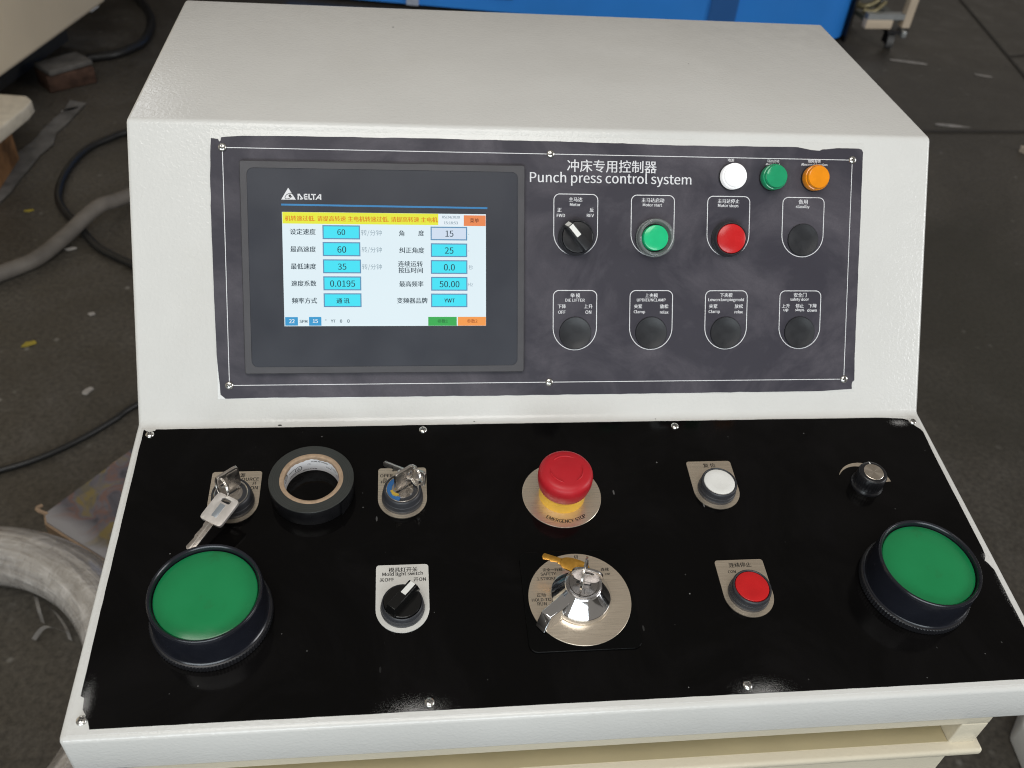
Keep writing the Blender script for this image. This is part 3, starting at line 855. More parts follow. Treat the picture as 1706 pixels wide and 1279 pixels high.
for a in (25, 145, 265): b.box(3.2, 7.8, -0.2, 0.2, 20.5, 20.76, 1, Matrix.Rotation(R(a), 4, 'Z'))
b.box(-5.0, 5.0, -0.8, 0.8, 20.5, 20.78, 1, Matrix.Rotation(R(-16), 4, 'Z'))
b.build('lock_face', [DULLN, DARKSLOT], ms, None, smooth=35)
def rel(p): return (p[0] - RU, p[1] - RV, p[2])
to = [(-27.4, -180.6, 13.6), (-22.0, -186.0, 13.6)]; ti = [(-8.2, -166.6, 16.6), (-2.2, -173.4, 16.6)]
bo = [(-31.0, -184.6, 2.3), (-25.8, -191.0, 2.3)]; bi = [(-8.2, -166.6, 2.3), (-2.2, -173.4, 2.3)]
b = MB(); b.add([rel(p) for p in (bo[0], bo[1], bi[1], bi[0], to[0], to[1], ti[1], ti[0])], [(3, 2, 1, 0), (4, 5, 6, 7), (0, 1, 5, 4), (1, 2, 6, 5), (2, 3, 7, 6), (3, 0, 4, 7)])
b.build('lever', CHROME, ms, None, smooth=32, bevel=0.6)
b = screw_mb(0.4); M = Matrix.Translation((-7.6 - RU, -171.3 - RV, 16.15)) @ Matrix.Rotation(0.12, 4, 'Y')
b.v = [tuple(M @ Vector(p)) for p in b.v]
b.build('lever_screw', [SCREWM, DARKSLOT], ms, None, smooth=40)

# ---------------- speed dial
KU, KV = 242.6, -74.8
b = MB(); b.lathe([(12.4, 0), (12.4, 1.6), (11.9, 2.2), (11.3, 3.0), (11.0, 8.0), (10.8, 14.5), (10.2, 15.4), (9.0, 15.8), (7.9, 15.8), (7.7, 15.5), (0, 15.5)], 72, rip=(3, 5, 0.22))
b.lathe([(0.0, -0.3), (1.2, -0.2), (1.2, 0.1), (0, 0.1)], 12, 0)
kn = b.build('speed_knob', BLACKP, console, onD(KU, KV, HD), smooth=50); tag(kn, 'small fluted black knob with a brushed metal top')
def radial_brushed():
    M = Mat('spun_metal', (0.78, 0.70, 0.60, 1), 0.25, 1.0)
    M.set('Anisotropic', 0.85)
    tg = M.n('ShaderNodeTangent'); tg.direction_type = 'RADIAL'; tg.axis = 'Z'; M.link(tg.outputs[0], M.p.inputs['Tangent'])
    return M.m
b = MB(); b.lathe([(7.6, 15.4), (7.6, 15.9), (7.4, 16.05), (0, 16.05)], 64)
b.build('knob_insert', radial_brushed(), kn, None, smooth=30)
b = MB(); b.box(-0.45, 0.45, 7.7, 9.6, 15.6, 16.0); b.build('pointer_mark', WHITEP, kn, None)
b = MB()
NA = 40; vs = []
for k in range(NA + 1):
    a = R(152 - 146 * k / NA); wd_ = 0.3 + 8.0 * min(k / NA, 0.72)
    vs += [(21.3 * math.cos(a), 21.3 * math.sin(a)), ((21.3 - wd_) * math.cos(a), (21.3 - wd_) * math.sin(a))]
P = [vs[2 * k] for k in range(NA + 1)] + [vs[2 * k + 1] for k in range(NA, -1, -1)]
b.prism(P, 0.0, 0.25)
b.build('dial_scale', STEEL, kn, None, smooth=30)

# ---------------- palm buttons
pal = None
for (u, v, lab) in ((-239.8, -167.6, 'left green palm button'), (243.0, -165.4, 'right green palm button')):
    if pal is None:
        b = MB(); b.lathe([(37.0, 0), (37.0, 7.0), (36.6, 7.4), (36.3, 7.8), (35.3, 29.5), (35.0, 31.4), (34.4, 32.1), (33.6, 32.1), (32.9, 31.5), (32.4, 30.2), (32.3, 26.5), (0, 26.5)], 120)
        pal = b.build('palm_button', BLUEBLK, console, onD(u, v, HD), smooth=32); tag(pal, lab)
        b = MB(); b.lathe([(37.2, 0.2), (38.0, 0.8), (38.2, 1.2), (38.2, 5.8), (37.9, 6.3), (37.0, 6.6)], 220, rip=(2, 3, 0.34))
        b.build('knurled_ring', BLACKP, pal, None, smooth=20)
        b = MB(); b.lathe([(31.7, 26.4), (31.7, 27.9), (31.4, 28.5), (30.6, 28.9), (16, 29.4), (0, 29.5)], 112)
        b.build('cap', GREENCAP, pal, None, smooth=32)
    else:
        c = copy_tree(pal, console); tag(c, lab); place(c, console, onD(u, v, HD))
# ================================================================ THINGS LYING ON THE CONSOLE
# ---------------- roll of tape
TAPEM = Mat('black_vinyl_tape', (0.035, 0.037, 0.035, 1), 0.42, 0, 0.5)
_c = TAPEM.n('ShaderNodeTexCoord'); _l = TAPEM.n('ShaderNodeVectorMath'); _l.operation = 'LENGTH'
_mp = TAPEM.n('ShaderNodeMapping'); _mp.inputs['Scale'].default_value = (1, 1, 0); TAPEM.link(_c.outputs['Object'], _mp.inputs[0]); TAPEM.link(_mp.outputs[0], _l.inputs[0])
_w = TAPEM.noise(3800, 2, 0.6); _nn = TAPEM.nt.nodes[-1]
_ns = TAPEM.n('ShaderNodeTexNoise'); _ns.noise_dimensions = '1D'; _ns.inputs['Scale'].default_value = 2600; TAPEM.link(_l.outputs['Value'], _ns.inputs['W'])
TAPEM.base(TAPEM.ramp(_ns.outputs['Fac'], [(0.3, (0.020, 0.022, 0.020, 1)), (0.7, (0.045, 0.047, 0.043, 1))]))
TAPEM.bump(_ns.outputs['Fac'], 0.3, 0.0002)
TAPEM.rough(TAPEM.ramp(TAPEM.noise(70, 4), [(0.3, 0.35), (0.7, 0.5)]))
TAPES = plain('glossy_tape_face', (0.008, 0.008, 0.009), 0.3, 0, 0.3, 0.15, 120)
CARD = plain('brown_cardboard', (0.37, 0.265, 0.18), 0.85, 0, 0.2, 0.15, 300, 0.2, 900)
PAPERW = plain('white_liner_paper', (0.74, 0.73, 0.74), 0.6, 0, 0.3, 0.05, 90)
INKRED = plain('red_ink', (0.5, 0.05, 0.06), 0.6, 0, 0.2, 0.1)
tr = tag(empty('tape_roll', None, onD(-182.0, -68.3, HD)), 'roll of black insulating tape on a cardboard core lying on the desk', 'tape roll')
b = MB()
TH = 15.2
pr = [(22.6, 0.2), (30.0, 0.2), (30.2, 0.6), (30.2, TH - .5), (29.9, TH), (22.6, TH + 0.05)]
n = len(pr); S = 120
def ring(b, pr, S, mat=0, wob=0.0):
    n = len(pr)
    b.add([((r + wob * math.sin(5 * 2 * math.pi * k / S + z)) * math.cos(2 * math.pi * k / S), (r + wob * math.sin(5 * 2 * math.pi * k / S + z)) * math.sin(2 * math.pi * k / S), z) for k in range(S) for r, z in pr],
          [(k * n + j, ((k + 1) % S) * n + j, ((k + 1) % S) * n + (j + 1) % n, k * n + (j + 1) % n) for k in range(S) for j in range(n)], mat)
ring(b, pr, S)
for i in range(len(b.f)):
    if i % n in (1, 2): b.fm[i] = 1
P = [(30.25 + 0.02 * k * k, -28 - k * 2.2) for k in range(9)]      # loose end of the tape
vs = []
for r, a in P: vs += [(r * math.cos(R(a)), r * math.sin(R(a)), 0.6), (r * math.cos(R(a)), r * math.sin(R(a)), TH - 0.6)]
b.add(vs, [(2 * i, 2 * i + 2, 2 * i + 3, 2 * i + 1) for i in range(len(P) - 1)], 1)
b.build('tape_winding', [TAPEM.m, TAPES], tr, None, smooth=40)
b = MB(); ring(b, [(19.4, 0.2), (22.55, 0.2), (22.55, TH + 0.1), (21.6, TH + 0.35), (20.0, TH + 0.3), (19.4, TH - 0.2)], 96, 0, 0.10)
core = b.build('core', CARD, tr, None, smooth=40)
b = MB()
vs = []; NS = 96
a0, a1 = -8, 205
for k in range(NS + 1):
    a = R(a0 + (a1 - a0) * k / NS); top = TH - 2.6 + 0.5 * math.sin(k * 0.31) + 0.25 * math.sin(k * 1.13)
    vs += [(19.2 * math.cos(a), 19.2 * math.sin(a), 0.3), (19.2 * math.cos(a), 19.2 * math.sin(a), top)]
b.add(vs, [(2 * i, 2 * i + 1, 2 * i + 3, 2 * i + 2) for i in range(NS)])
def wrap(bb, body, ang, zc, w, h, mat):
    t = MB(); t.text(body, 0, 0, w, 0, mat, h=h, bold=0.1)
    o = [((19.12) * math.cos(R(ang) - x / 19.12), 19.12 * math.sin(R(ang) - x / 19.12), zc + y) for x, y, _ in t.v]
    bb.add(o, t.f, mat)
def wring(bb, ang, zc, rx, ry, mat):
    P = [(rx * math.cos(R(k * 15)), ry * math.sin(R(k * 15))) for k in range(24)]; vs = []
    for x, y in P:
        for q in (1.0, 0.82):
            vs.append((19.12 * math.cos(R(ang) - x * q / 19.12), 19.12 * math.sin(R(ang) - x * q / 19.12), zc + y * q))
    bb.add(vs, [(2 * i, 2 * i + 1, (2 * i + 3) % 48, (2 * i + 2) % 48) for i in range(24)], mat)
wrap(b, 'UL', 125, 6.0, 2.6, 3.0, 1); wring(b, 125, 6.0, 3.0, 2.8, 1)
wrap(b, 'SP', 168, 9.5, 3.4, 3.6, 1); wring(b, 168, 9.5, 3.2, 3.0, 1)
wrap(b, 'LISTED', 142, 3.6, 6.0, 1.4, 1); wrap(b, '600V 80°C', 142, 8.2, 6.6, 1.1, 1); wrap(b, 'PVC', 100, 8.0, 2.2, 1.0, 1)
wrap(b, 'INSULATION', 100, 2.2, 10, 1.1, 1); wrap(b, 'FLAME RETARDANT', 75, 10.6, 13, 1.3, 1); wrap(b, 'TAPE', 55, 6.5, 5, 1.1, 1); wrap(b, '0.13mm', 38, 9.0, 6, 1.2, 1); wrap(b, '10m', 28, 6.0, 3, 1.2, 1)
wrap(b, 'A', 17, 9.6, 2.6, 2.6, 2)
b.build('liner', [PAPERW, PRINTB, INKRED], core, None, smooth=60, fixn=False)

# ---------------- keys
def axes(o, x, y):
    """frame (in desk millimetres) from an origin, an x direction and a rough y direction"""
    x = Vector(x).normalized(); z = x.cross(Vector(y)).normalized(); y = z.cross(x)
    M = Matrix.Identity(4)
    for i in range(3): M[i][0], M[i][1], M[i][2], M[i][3] = x[i], y[i], z[i], o[i]
    return M
def holed(b, outline, hole, t, M, mat=0):
    """plate with a hole: outline and hole are rings of equal length, both counter-clockwise"""
    n = len(outline)
    vs = [(x, y, -t / 2) for x, y in outline] + [(x, y, -t / 2) for x, y in hole] + [(x, y, t / 2) for x, y in outline] + [(x, y, t / 2) for x, y in hole]
    fs = []
    for i in range(n):
        j = (i + 1) % n
        fs += [(i, n + i, n + j, j), (2 * n + i, 2 * n + j, 3 * n + j, 3 * n + i), (i, j, 2 * n + j, 2 * n + i), (n + i, 3 * n + i, 3 * n + j, n + j)]
    b.add(vs, fs, mat, M)
def resample(fn, n=40): return [fn(2 * math.pi * k / n) for k in range(n)]
def supell(w, h, p, cx=0, cy=0):
    def f(a):
        c, s_ = math.cos(a), math.sin(a)
        return (cx + w / 2 * math.copysign(abs(c) ** (2 / p), c), cy + h / 2 * math.copysign(abs(s_) ** (2 / p), s_))
    return f
def blade(b, M, y0, L, w, t, mat=0):
    """toothed key blade running along -Y from y0"""
    P = [(-w / 2, y0)]
    for k in range(9):
        y = y0 - L * (k + 1) / 10
        P += [(-w / 2 + (0.25 + 0.9 * ((k * 7) % 4) / 4), y), (-w / 2 + (0.25 + 0.9 * ((k * 7) % 4) / 4), y - L * 0.04)]
    P += [(-w / 4, y0 - L), (w / 4, y0 - L), (w / 2, y0 - L * 0.94), (w / 2, y0)]
    b.prism(P, -t / 2, t / 2, mat, M)
    b.box(-0.5, 0.35, y0 - L * 0.96, y0, t / 2 - 0.02, t / 2 + 0.16, mat, M)
def torus(b, M, r, t, turns=2, mat=0):
    P = []
    N = 40 * turns
    for k in range(N + 1):
        a = 2 * math.pi * k / 40; P.append(tuple(M @ Vector((r * math.cos(a), r * math.sin(a), (k / N - 0.5) * t * 1.9 * (turns - 1)))))
    b.tube(P, t / 2 if False else [t / 2] * len(P), 8, mat)
KEYM = plain('worn_key_metal', (0.62, 0.57, 0.52), 0.3, 1.0, 0.5, 0.2, 160, 0.12, 700)
KEYW = plain('pale_cast_key_metal', (0.74, 0.70, 0.66), 0.36, 0.6, 0.5, 0.1, 120, 0.15, 900)
GREYF = plain('grey_inset', (0.40, 0.44, 0.48), 0.35, 0.6)
def D3(u, v, h): return Vector((u, v, h))
dirm = DF.copy()
# -- bunch 1: power source
k1 = tag(empty('key_bunch', None, onD(-237.5, -77.0, HD + 12.0)), 'key in the power source switch with a pale square headed key hanging from its ring', 'keys', 'key bunches in the desk locks')
O1 = D3(-237.5, -77.0, HD + 12.0)
def L1(p): return Vector(p) - O1
hx = Vector((0.77, 0.64, 0)).normalized()
M = axes(L1((-237.6, -75.6, 24.0)), hx, (0, 0, 1))
b = MB(); hole = resample(supell(4.6, 7.5, 2, -4.6, 1.0), 40); holed(b, resample(supell(17.0, 20.5, 9, 0, 0.6), 40), hole, 2.0, M)
b.prism([(-7.6, -10.4), (7.6, -10.4), (7.0, 10.0), (-7.0, 10.0)], -0.4, 0.4, 0, M) if False else None
b.box(-1.0, 7.0, -8.0, 8.6, 0.95, 1.2, 0, M); b.box(-1.0, 7.0, -8.0, 8.6, -1.2, -0.95, 0, M)
b.box(-4.0, 4.0, -13.2, -9.4, -1.0, 1.0, 0, M)
b.build('key', KEYM, k1, None, smooth=30, bevel=0.25)
P1, P2, P3, P4 = (L1(p) for p in ((-244.6, -81.8, 20.5), (-229.4, -90.2, 20.5), (-238.5, -111.8, 17.5), (-254.2, -101.8, 17.5)))
ctr = (P1 + P2 + P3 + P4) / 4; yy = ((P1 + P2) - (P3 + P4)).normalized(); xx = ((P2 + P3) - (P1 + P4)).normalized()
M = axes(ctr, xx, yy); hw_ = (P2 - P1).length / 2; hh_ = (P1 - P4).length / 2
b = MB(); holed(b, resample(supell(2 * hw_, 2 * hh_, 9), 40), resample(supell(7.2, 3.4, 5, 0.2, hh_ - 4.0), 40), 2.6, M)
b.box(-2.2, 2.2, -6.6, 4.2, 1.2, 1.42, 1, M)
blade(b, M, -hh_ + .3, 23, 6.4, 1.6, 2)
b.build('key', [KEYW, GREYF, KEYM], k1, None, smooth=30, bevel=0.2)
b = MB(); c1 = L1((-242.0, -80.0, 22.4)); torus(b, axes(c1, (0.55, -0.75, 0.05), (0.05, 0.25, 1)), 8.2, 0.9)
b.build('key_ring', NICKEL, k1, None, smooth=60)

# -- bunch 2: operation switch
k2 = tag(empty('key_bunch', None, onD(-117.2, -77.0, HD + 12.0)), 'ribbed key with a small ring standing in the operation switch lock with blue film', 'keys', 'key bunches in the desk locks')
O1 = D3(-117.2, -77.0, HD + 12.0)
hx = Vector((0.80, 0.60, 0)).normalized()
M = axes(L1((-116.2, -75.6, 23.2)), hx, (0, 0, 1))
b = MB(); holed(b, resample(supell(15.6, 19.0, 9), 40), resample(supell(3.8, 7.0, 2.4, 5.0, 1.5), 40), 2.0, M)
for k in range(7): b.box(-6.6 + k * 1.0, -6.1 + k * 1.0, -7.8, 7.8, 0.95, 1.2, 0, M); b.box(-6.6 + k * 1.0, -6.1 + k * 1.0, -7.8, 7.8, -1.2, -0.95, 0, M)
for k in range(5): b.box(1.0, 2.4, -6.5 + k * 2.6, -5.2 + k * 2.6, 0.95, 1.25, 1, M); b.box(1.0, 2.4, -6.5 + k * 2.6, -5.2 + k * 2.6, -1.25, -0.95, 1, M)
b.box(-3.5, 3.5, -12.2, -8.8, -1.0, 1.0, 0, M)
b.build('key', [KEYM, DARKSLOT], k2, None, smooth=30, bevel=0.2)
a_, c_ = L1((-129.2, -56.4, 20.0)), L1((-99.8, -77.0, 18.4))
d_ = (a_ - c_).normalized()
M = axes((a_ * 0.36 + c_ * 0.64) + Vector((0, 0, 0.5)), d_.cross(Vector((0.1, 0.1, 1))), -d_)
M = axes((a_ * 0.36 + c_ * 0.64) + Vector((0, 0, 0.5)), Vector((0.05, 0.3, 1)), -d_)
b = MB(); holed(b, resample(supell(12, 15.0, 6, 0, 4.0), 40), resample(supell(6, 3.0, 3, 0, 8.6), 40), 1.9, M)
blade(b, M, -3.2, 21, 4.6, 1.7)
b.build('key', KEYM, k2, None, smooth=30, bevel=0.2)
b = MB(); torus(b, axes(L1((-108.2, -74.4, 24.6)), (0.32, -0.55, 0.2), (0.0, 0.2, 1)), 7.6, 1.0)
b.build('key_ring', NICKEL, k2, None, smooth=60)

# -- bunch 3: mode switch
k3 = tag(empty('key_bunch', None, onD(RU, RV, HD + 20.8)), 'oval silver key in the chrome cone lock with a golden key hanging behind it', 'keys', 'key bunches in the desk locks')
O1 = D3(RU, RV, HD + 20.8)
hx = Vector((0.962, -0.272, 0)).normalized()
M = axes(L1((2.4, -166.4, 33.0)), hx, (-0.06, -0.10, 1))
b = MB()
def bow(a):
    c, s_ = math.cos(a), math.sin(a); x = 10.4 * math.copysign(abs(c) ** 0.75, c); y = 8.6 * math.copysign(abs(s_) ** 0.85, s_)
    return (x * (1.0 if y > -2 else 0.86), y)
holed(b, resample(bow, 48), resample(supell(7.0, 3.6, 2, 0.5, 4.4), 48), 1.9, M)
b.box(-3.6, 3.6, -13.0, -7.6, -1.0, 1.0, 0, M)
b.build('key', DULLN, k3, None, smooth=30, bevel=0.25)
g0, g1 = L1((-2.6, -152.6, 22.6)), L1((-20.2, -143.6, 21.0))
d_ = (g1 - g0).normalized()
M = axes(g0, Vector((0.40, 0.86, 0.10)), -d_)
b = MB(); holed(b, resample(supell(9.6, 20.5, 2.4), 40), resample(supell(4.6, 3.0, 2, 0, 7.4), 40), 1.6, M)
blade(b, M, -9.4, 13.4, 4.2, 1.6)
b.build('key', BRASS, k3, None, smooth=30, bevel=0.25)
b = MB(); torus(b, axes(L1((0.6, -165.5, 33.0)), (0.34, 0.94, 0.0), (-0.1, -0.1, 1)), 11.2, 0.75)
b.build('key_ring', NICKEL, k3, None, smooth=60)

# ================================================================ THE WORKSHOP FLOOR AND WHAT STANDS ON IT
def floor_mat():
    M = Mat('stained_concrete_floor', (0.05, 0.045, 0.04, 1), 0.5, 0, 0.4)
    co = M.coord()
    big = M.noise(1.3, 6, 0.62, co, 0.6); mid = M.noise(7, 6, 0.65, co, 0.4); fine = M.noise(90, 4, 0.7, co)
    c1 = M.ramp(big, [(0.3, (0.052, 0.046, 0.037, 1)), (0.55, (0.078, 0.069, 0.056, 1)), (0.78, (0.112, 0.101, 0.085, 1))])
    c2 = M.mix(M.ramp(mid, [(0.45, 0.0), (0.75, 0.6)]), c1, (0.115, 0.104, 0.090, 1))
    c3 = M.mix(M.ramp(fine, [(0.36, 0.6), (0.62, 0.0)]), c2, (0.018, 0.016, 0.014, 1))
    sp = M.voro(19, co); st = M.coord((1.0, 5.0, 1)); sc = M.voro(3.1, st)
    pal_ = M.math('MULTIPLY', M.ramp(sp, [(0.04, 0.8), (0.16, 0.0)]), M.ramp(M.noise(5.2, 4, 0.6, co), [(0.50, 0.0), (0.62, 1.0)]))
    oil = M.n('ShaderNodeMapping'); oil.inputs['Location'].default_value = (-1.55 / 0.95, -1.35 / 1.25, 0); oil.inputs['Scale'].default_value = (1 / 0.95, 1 / 1.25, 0); M.link(co, oil.inputs[0])
    ol = M.n('ShaderNodeVectorMath'); ol.operation = 'LENGTH'; M.link(oil.outputs[0], ol.inputs[0])
    om = M.ramp(M.math('ADD', ol.outputs['Value'], M.math('MULTIPLY', big, 0.9)), [(0.75, 0.62), (1.6, 0.0)])
    c4 = M.mix(om, M.mix(pal_, c3, (0.22, 0.21, 0.19, 1)), (0.030, 0.028, 0.021, 1))
    M.base(c4)
    M.rough(M.ramp(mid, [(0.3, 0.28), (0.7, 0.52)]))
    M.bump(M.math('ADD', fine, M.math('MULTIPLY', mid, 2.0)), 0.25, 0.004)
    return M.m
b = MB(); b.sheet([(-14, -12), (14, -12), (14, 18), (-14, 18)], 0)
fl = tag(b.build('floor', floor_mat(), None, Matrix.Translation((0, 0, FLOOR)), smooth=None, scale=1.0), kind='structure')
def ground(z=0.0): return Matrix.Translation((0, 0, FLOOR + z))
STRIPE = plain('worn_grey_floor_paint', (0.125, 0.12, 0.115), 0.6, 0, 0.3, 0.4, 14)
b = MB(); b.sheet(jag([(-1.44, 1.55), (-1.37, 1.53), (-1.265, 2.0), (-1.20, 2.62), (-1.26, 2.64), (-1.335, 2.1)], 0.07, 0.02), 0)
tag(b.build('floor_marking', STRIPE, None, ground(0.004), smooth=None, scale=1.0), kind='structure')
JOINT = plain('dark_floor_joint', (0.036, 0.032, 0.028), 0.7)
b = MB(); b.ribbon([(3.2, 5.0), (2.825, 4.143), (2.673, 3.363), (2.62, 3.1)], 0.014, 0); b.ribbon([(2.673, 3.363), (3.4, 3.55)], 0.014, 0.0005); b.ribbon([(1.6, 2.55), (3.3, 2.62)], 0.016, 0.001)
tag(b.build('floor_joint', JOINT, None, ground(0.004), smooth=None, scale=1.0, fixn=False), kind='structure')

def smooth_path(P, k=8):
    """Catmull-Rom through the points"""
    P = [Vector(p) for p in P]; out = []
    for i in range(len(P) - 1):
        a, b_, c, d = P[max(0, i - 1)], P[i], P[i + 1], P[min(len(P) - 1, i + 2)]
        for j in range(k):
            t = j / k
            out.append(0.5 * (2 * b_ + (c - a) * t + (2 * a - 5 * b_ + 4 * c - d) * t * t + (3 * b_ - a - 3 * c + d) * t ** 3))
    out.append(P[-1]); return out
CABLE = plain('black_rubber_cable', (0.012, 0.012, 0.012), 0.4, 0, 0.4, 0.2, 9)
HOSE = plain('dusty_grey_brown_hose', (0.13, 0.115, 0.10), 0.6, 0, 0.3, 0.25, 14, 0.2, 60)
def lay(name, pts, r, mat, label, cat, group=None):
    b = MB(); b.tube(smooth_path([(x, y, (q[0] if q else r)) for x, y, *q in pts]), r, 12)
    return tag(b.build(name, mat, None, ground(), smooth=60, scale=1.0), label, cat, group)
lay('hose', [(-1.42, 1.30), (-1.151, 1.553), (-1.082, 1.625), (-1.033, 1.73, .027), (-0.972, 1.843, .05), (-0.899, 1.964, .03), (-0.6, 2.4), (-0.2, 2.9)], 0.021, HOSE, 'thick dusty grey hose running across the floor past the console', 'hose')
lay('cable', [(-0.55, 2.36), (-0.80, 2.40), (-0.989, 2.40), (-1.063, 2.34), (-1.118, 2.25), (-1.137, 2.112), (-1.125, 1.984), (-1.091, 1.899), (-1.02, 1.80), (-0.944, 1.694), (-0.83, 1.607), (-0.6, 1.45), (-0.3, 1.40)], 0.011, CABLE, 'black cable looping under the thick grey hose', 'cable')
lay('cable', [(-1.5, 0.72), (-1.15, 0.78), (-0.966, 0.85), (-0.883, 0.888), (-0.813, 0.942), (-0.752, 1.006), (-0.714, 1.054), (-0.55, 1.2), (-0.2, 1.35)], 0.007, CABLE, 'thin black cable on the floor behind the printed carton', 'cable')
lay('cable', [(-1.75, 4.2), (-1.50, 4.05), (-1.33, 3.80), (-1.194, 3.569), (-1.125, 3.366), (-1.115, 3.172), (-1.152, 3.077), (-1.20, 3.02), (-1.28, 2.98)], 0.016, CABLE, 'thick black cable curving out from the beige machine corner', 'cable')

# ---------------- beige machine at the upper left, standing on brick supports
mc = tag(empty('machine_cabinet', None, Matrix.Translation((-1.229, 3.208, FLOOR))), 'large beige machine cabinet raised off the floor at the upper left', 'machine')
dv = Vector((-0.164, -0.752, 0)).normalized(); nv = Vector((-dv.y, dv.x, 0))
if nv.x > 0: nv = -nv
MC = Matrix.Identity(4)
ez_ = dv.cross(nv)
for i in range(3): MC[i][0], MC[i][1], MC[i][2] = dv[i], nv[i], (0, 0, 1)[i]
MC[0][3], MC[1][3], MC[2][3] = -1.229, 3.208, FLOOR
BEIGE2 = plain('beige_machine_paint', (0.82, 0.69, 0.50), 0.5, 0, 0.4, 0.08, 2.5)
b = MB(); b.box(0.0, 3.2, 0.0, 1.6, 0.15, 1.7)
b.build('body', BEIGE2, mc, MC, smooth=30, bevel=0.02, scale=1.0)
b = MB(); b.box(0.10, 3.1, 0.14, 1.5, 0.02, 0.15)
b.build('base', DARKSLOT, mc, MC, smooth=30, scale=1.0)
b = MB(); b.box(-0.012, 0.05, 0.05, 0.12, 0.12, 0.16)
b.build('corner_bracket', WHITEP, mc, MC, smooth=30, scale=1.0)
BRICK = plain('red_brown_brick', (0.055, 0.030, 0.021), 0.8, 0, 0.2, 0.5, 30, 0.4, 60)
BRICKT = plain('grey_mortar_slab', (0.10, 0.093, 0.086), 0.8, 0, 0.2, 0.35, 14, 0.4, 50)
b = MB(); Mz = Matrix.Translation((-1.305, 2.79, 0)) @ Matrix.Rotation(R(38), 4, 'Z')
b.box(-0.085, 0.085, -0.055, 0.055, 0, 0.06, 0, Mz)
br = tag(b.build('brick', [BRICK], None, ground(), smooth=30, bevel=0.006, scale=1.0), 'red brick lying on the floor below the beige machine edge', 'brick')
b = MB(); b.box(-0.08, 0.085, -0.05, 0.055, 0.06, 0.08, 0, Mz @ Matrix.Rotation(0.12, 4, 'Z'))
tag(b.build('stone_slab', [BRICKT], None, ground(), smooth=30, bevel=0.006, scale=1.0), 'flat grey slab lying on top of the red brick', 'slab')
WOODB = plain('rough_brown_wood', (0.22, 0.11, 0.045), 0.75, 0, 0.25, 0.5, 18, 0.4, 40)
PLATE = plain('pale_speckled_plate', (0.58, 0.52, 0.42), 0.6, 0, 0.3, 0.12, 30)
b = MB(); b.box(-1.66, -1.30, 1.98, 2.21, 0, 0.16)
tag(b.build('wood_block', WOODB, None, ground(), smooth=30, bevel=0.006, scale=1.0), 'brown wood block under the pale plate at the left edge', 'wood block')
b = MB()
pp = [(-1.75, 1.75), (-1.27, 1.90), (-1.215, 2.15), (-1.212, 2.205), (-1.235, 2.235), (-1.32, 2.245), (-1.75, 2.25)]
b.prism(pp, 0.16, 0.20)
tag(b.build('machine_plate', PLATE, None, ground(), smooth=30, bevel=0.006, scale=1.0), 'pale thick plate resting on the brown wood block', 'plate')

# ---------------- wrapped coil, carton, straps at the lower left
FILM = Mat('wrapped_plastic_film', (0.30, 0.27, 0.245, 1), 0.3, 0, 0.5)
_t = FILM.n('ShaderNodeTexCoord'); _uv = _t.outputs['UV']
def uvn(M, sx, sy, sc_, det=4):
    mp = M.n('ShaderNodeMapping'); mp.inputs['Scale'].default_value = (sx, sy, 1); M.link(M.n('ShaderNodeTexCoord').outputs['UV'], mp.inputs[0]); return M.noise(sc_, det, 0.6, mp.outputs[0], 0.5)
rib = uvn(FILM, 1.2, 16, 1.0); wr = uvn(FILM, 11, 9, 1.0, 6)
FILM.base(FILM.ramp(FILM.math('ADD', FILM.math('MULTIPLY', rib, 0.65), FILM.math('MULTIPLY', wr, 0.35)), [(0.34, (0.22, 0.20, 0.18, 1)), (0.52, (0.36, 0.335, 0.31, 1)), (0.66, (0.62, 0.59, 0.56, 1))]))
FILM.bump(FILM.math('ADD', rib, FILM.math('MULTIPLY', wr, 0.8)), 0.8, 0.012)
FILM.rough(FILM.ramp(wr, [(0.35, 0.2), (0.7, 0.45)])); FILM.set('Coat Weight', 1.0); FILM.set('Coat Roughness', 0.08)
def uv_torus(name, cx, cy, cz, Rr, rr, mat, squash=1.0, NU=160, NV=28):
    me = bpy.data.meshes.new(name); bm = bmesh.new(); uvl = bm.loops.layers.uv.new('uv')
    g = []
    for i in range(NU):
        a = 2 * math.pi * i / NU; row = []
        for j in range(NV):
            t = 2 * math.pi * j / NV
            q = rr * (1 + 0.055 * noise.noise(Vector((math.cos(a) * 3, math.sin(a) * 3, t * 1.2))) + 0.03 * math.sin(5 * t + 0.7 * math.sin(3 * a)))
            row.append(bm.verts.new((cx + (Rr + q * math.cos(t)) * math.cos(a), cy + (Rr + q * math.cos(t)) * math.sin(a), cz + q * squash * math.sin(t))))
        g.append(row)
    for i in range(NU):
        for j in range(NV):
            f = bm.faces.new((g[i][j], g[(i + 1) % NU][j], g[(i + 1) % NU][(j + 1) % NV], g[i][(j + 1) % NV])); f.smooth = True
            for lp, (p, q) in zip(f.loops, ((i, j), (i + 1, j), (i + 1, j + 1), (i, j + 1))): lp[uvl].uv = (p / NU * 6, q / NV)
    bm.to_mesh(me); bm.free(); me.materials.append(mat)
    o = bpy.data.objects.new(name, me); COL.objects.link(o); o.location = (0, 0, FLOOR); return o
tag(uv_torus('hose_coil', -0.90, 0.285, 0.05, 0.318, 0.054, FILM.m, 0.95), 'coil of hose wrapped in greyish plastic film on the floor', 'coil')
CARTM = Mat('printed_carton', (0.3, 0.28, 0.3, 1), 0.5, 0, 0.4)
cco = CARTM.coord((1, 1, 1))
pn = CARTM.noise(13, 3, 0.5, cco, 1.2); pw = CARTM.noise(34, 2, 0.5, cco, 0.8)
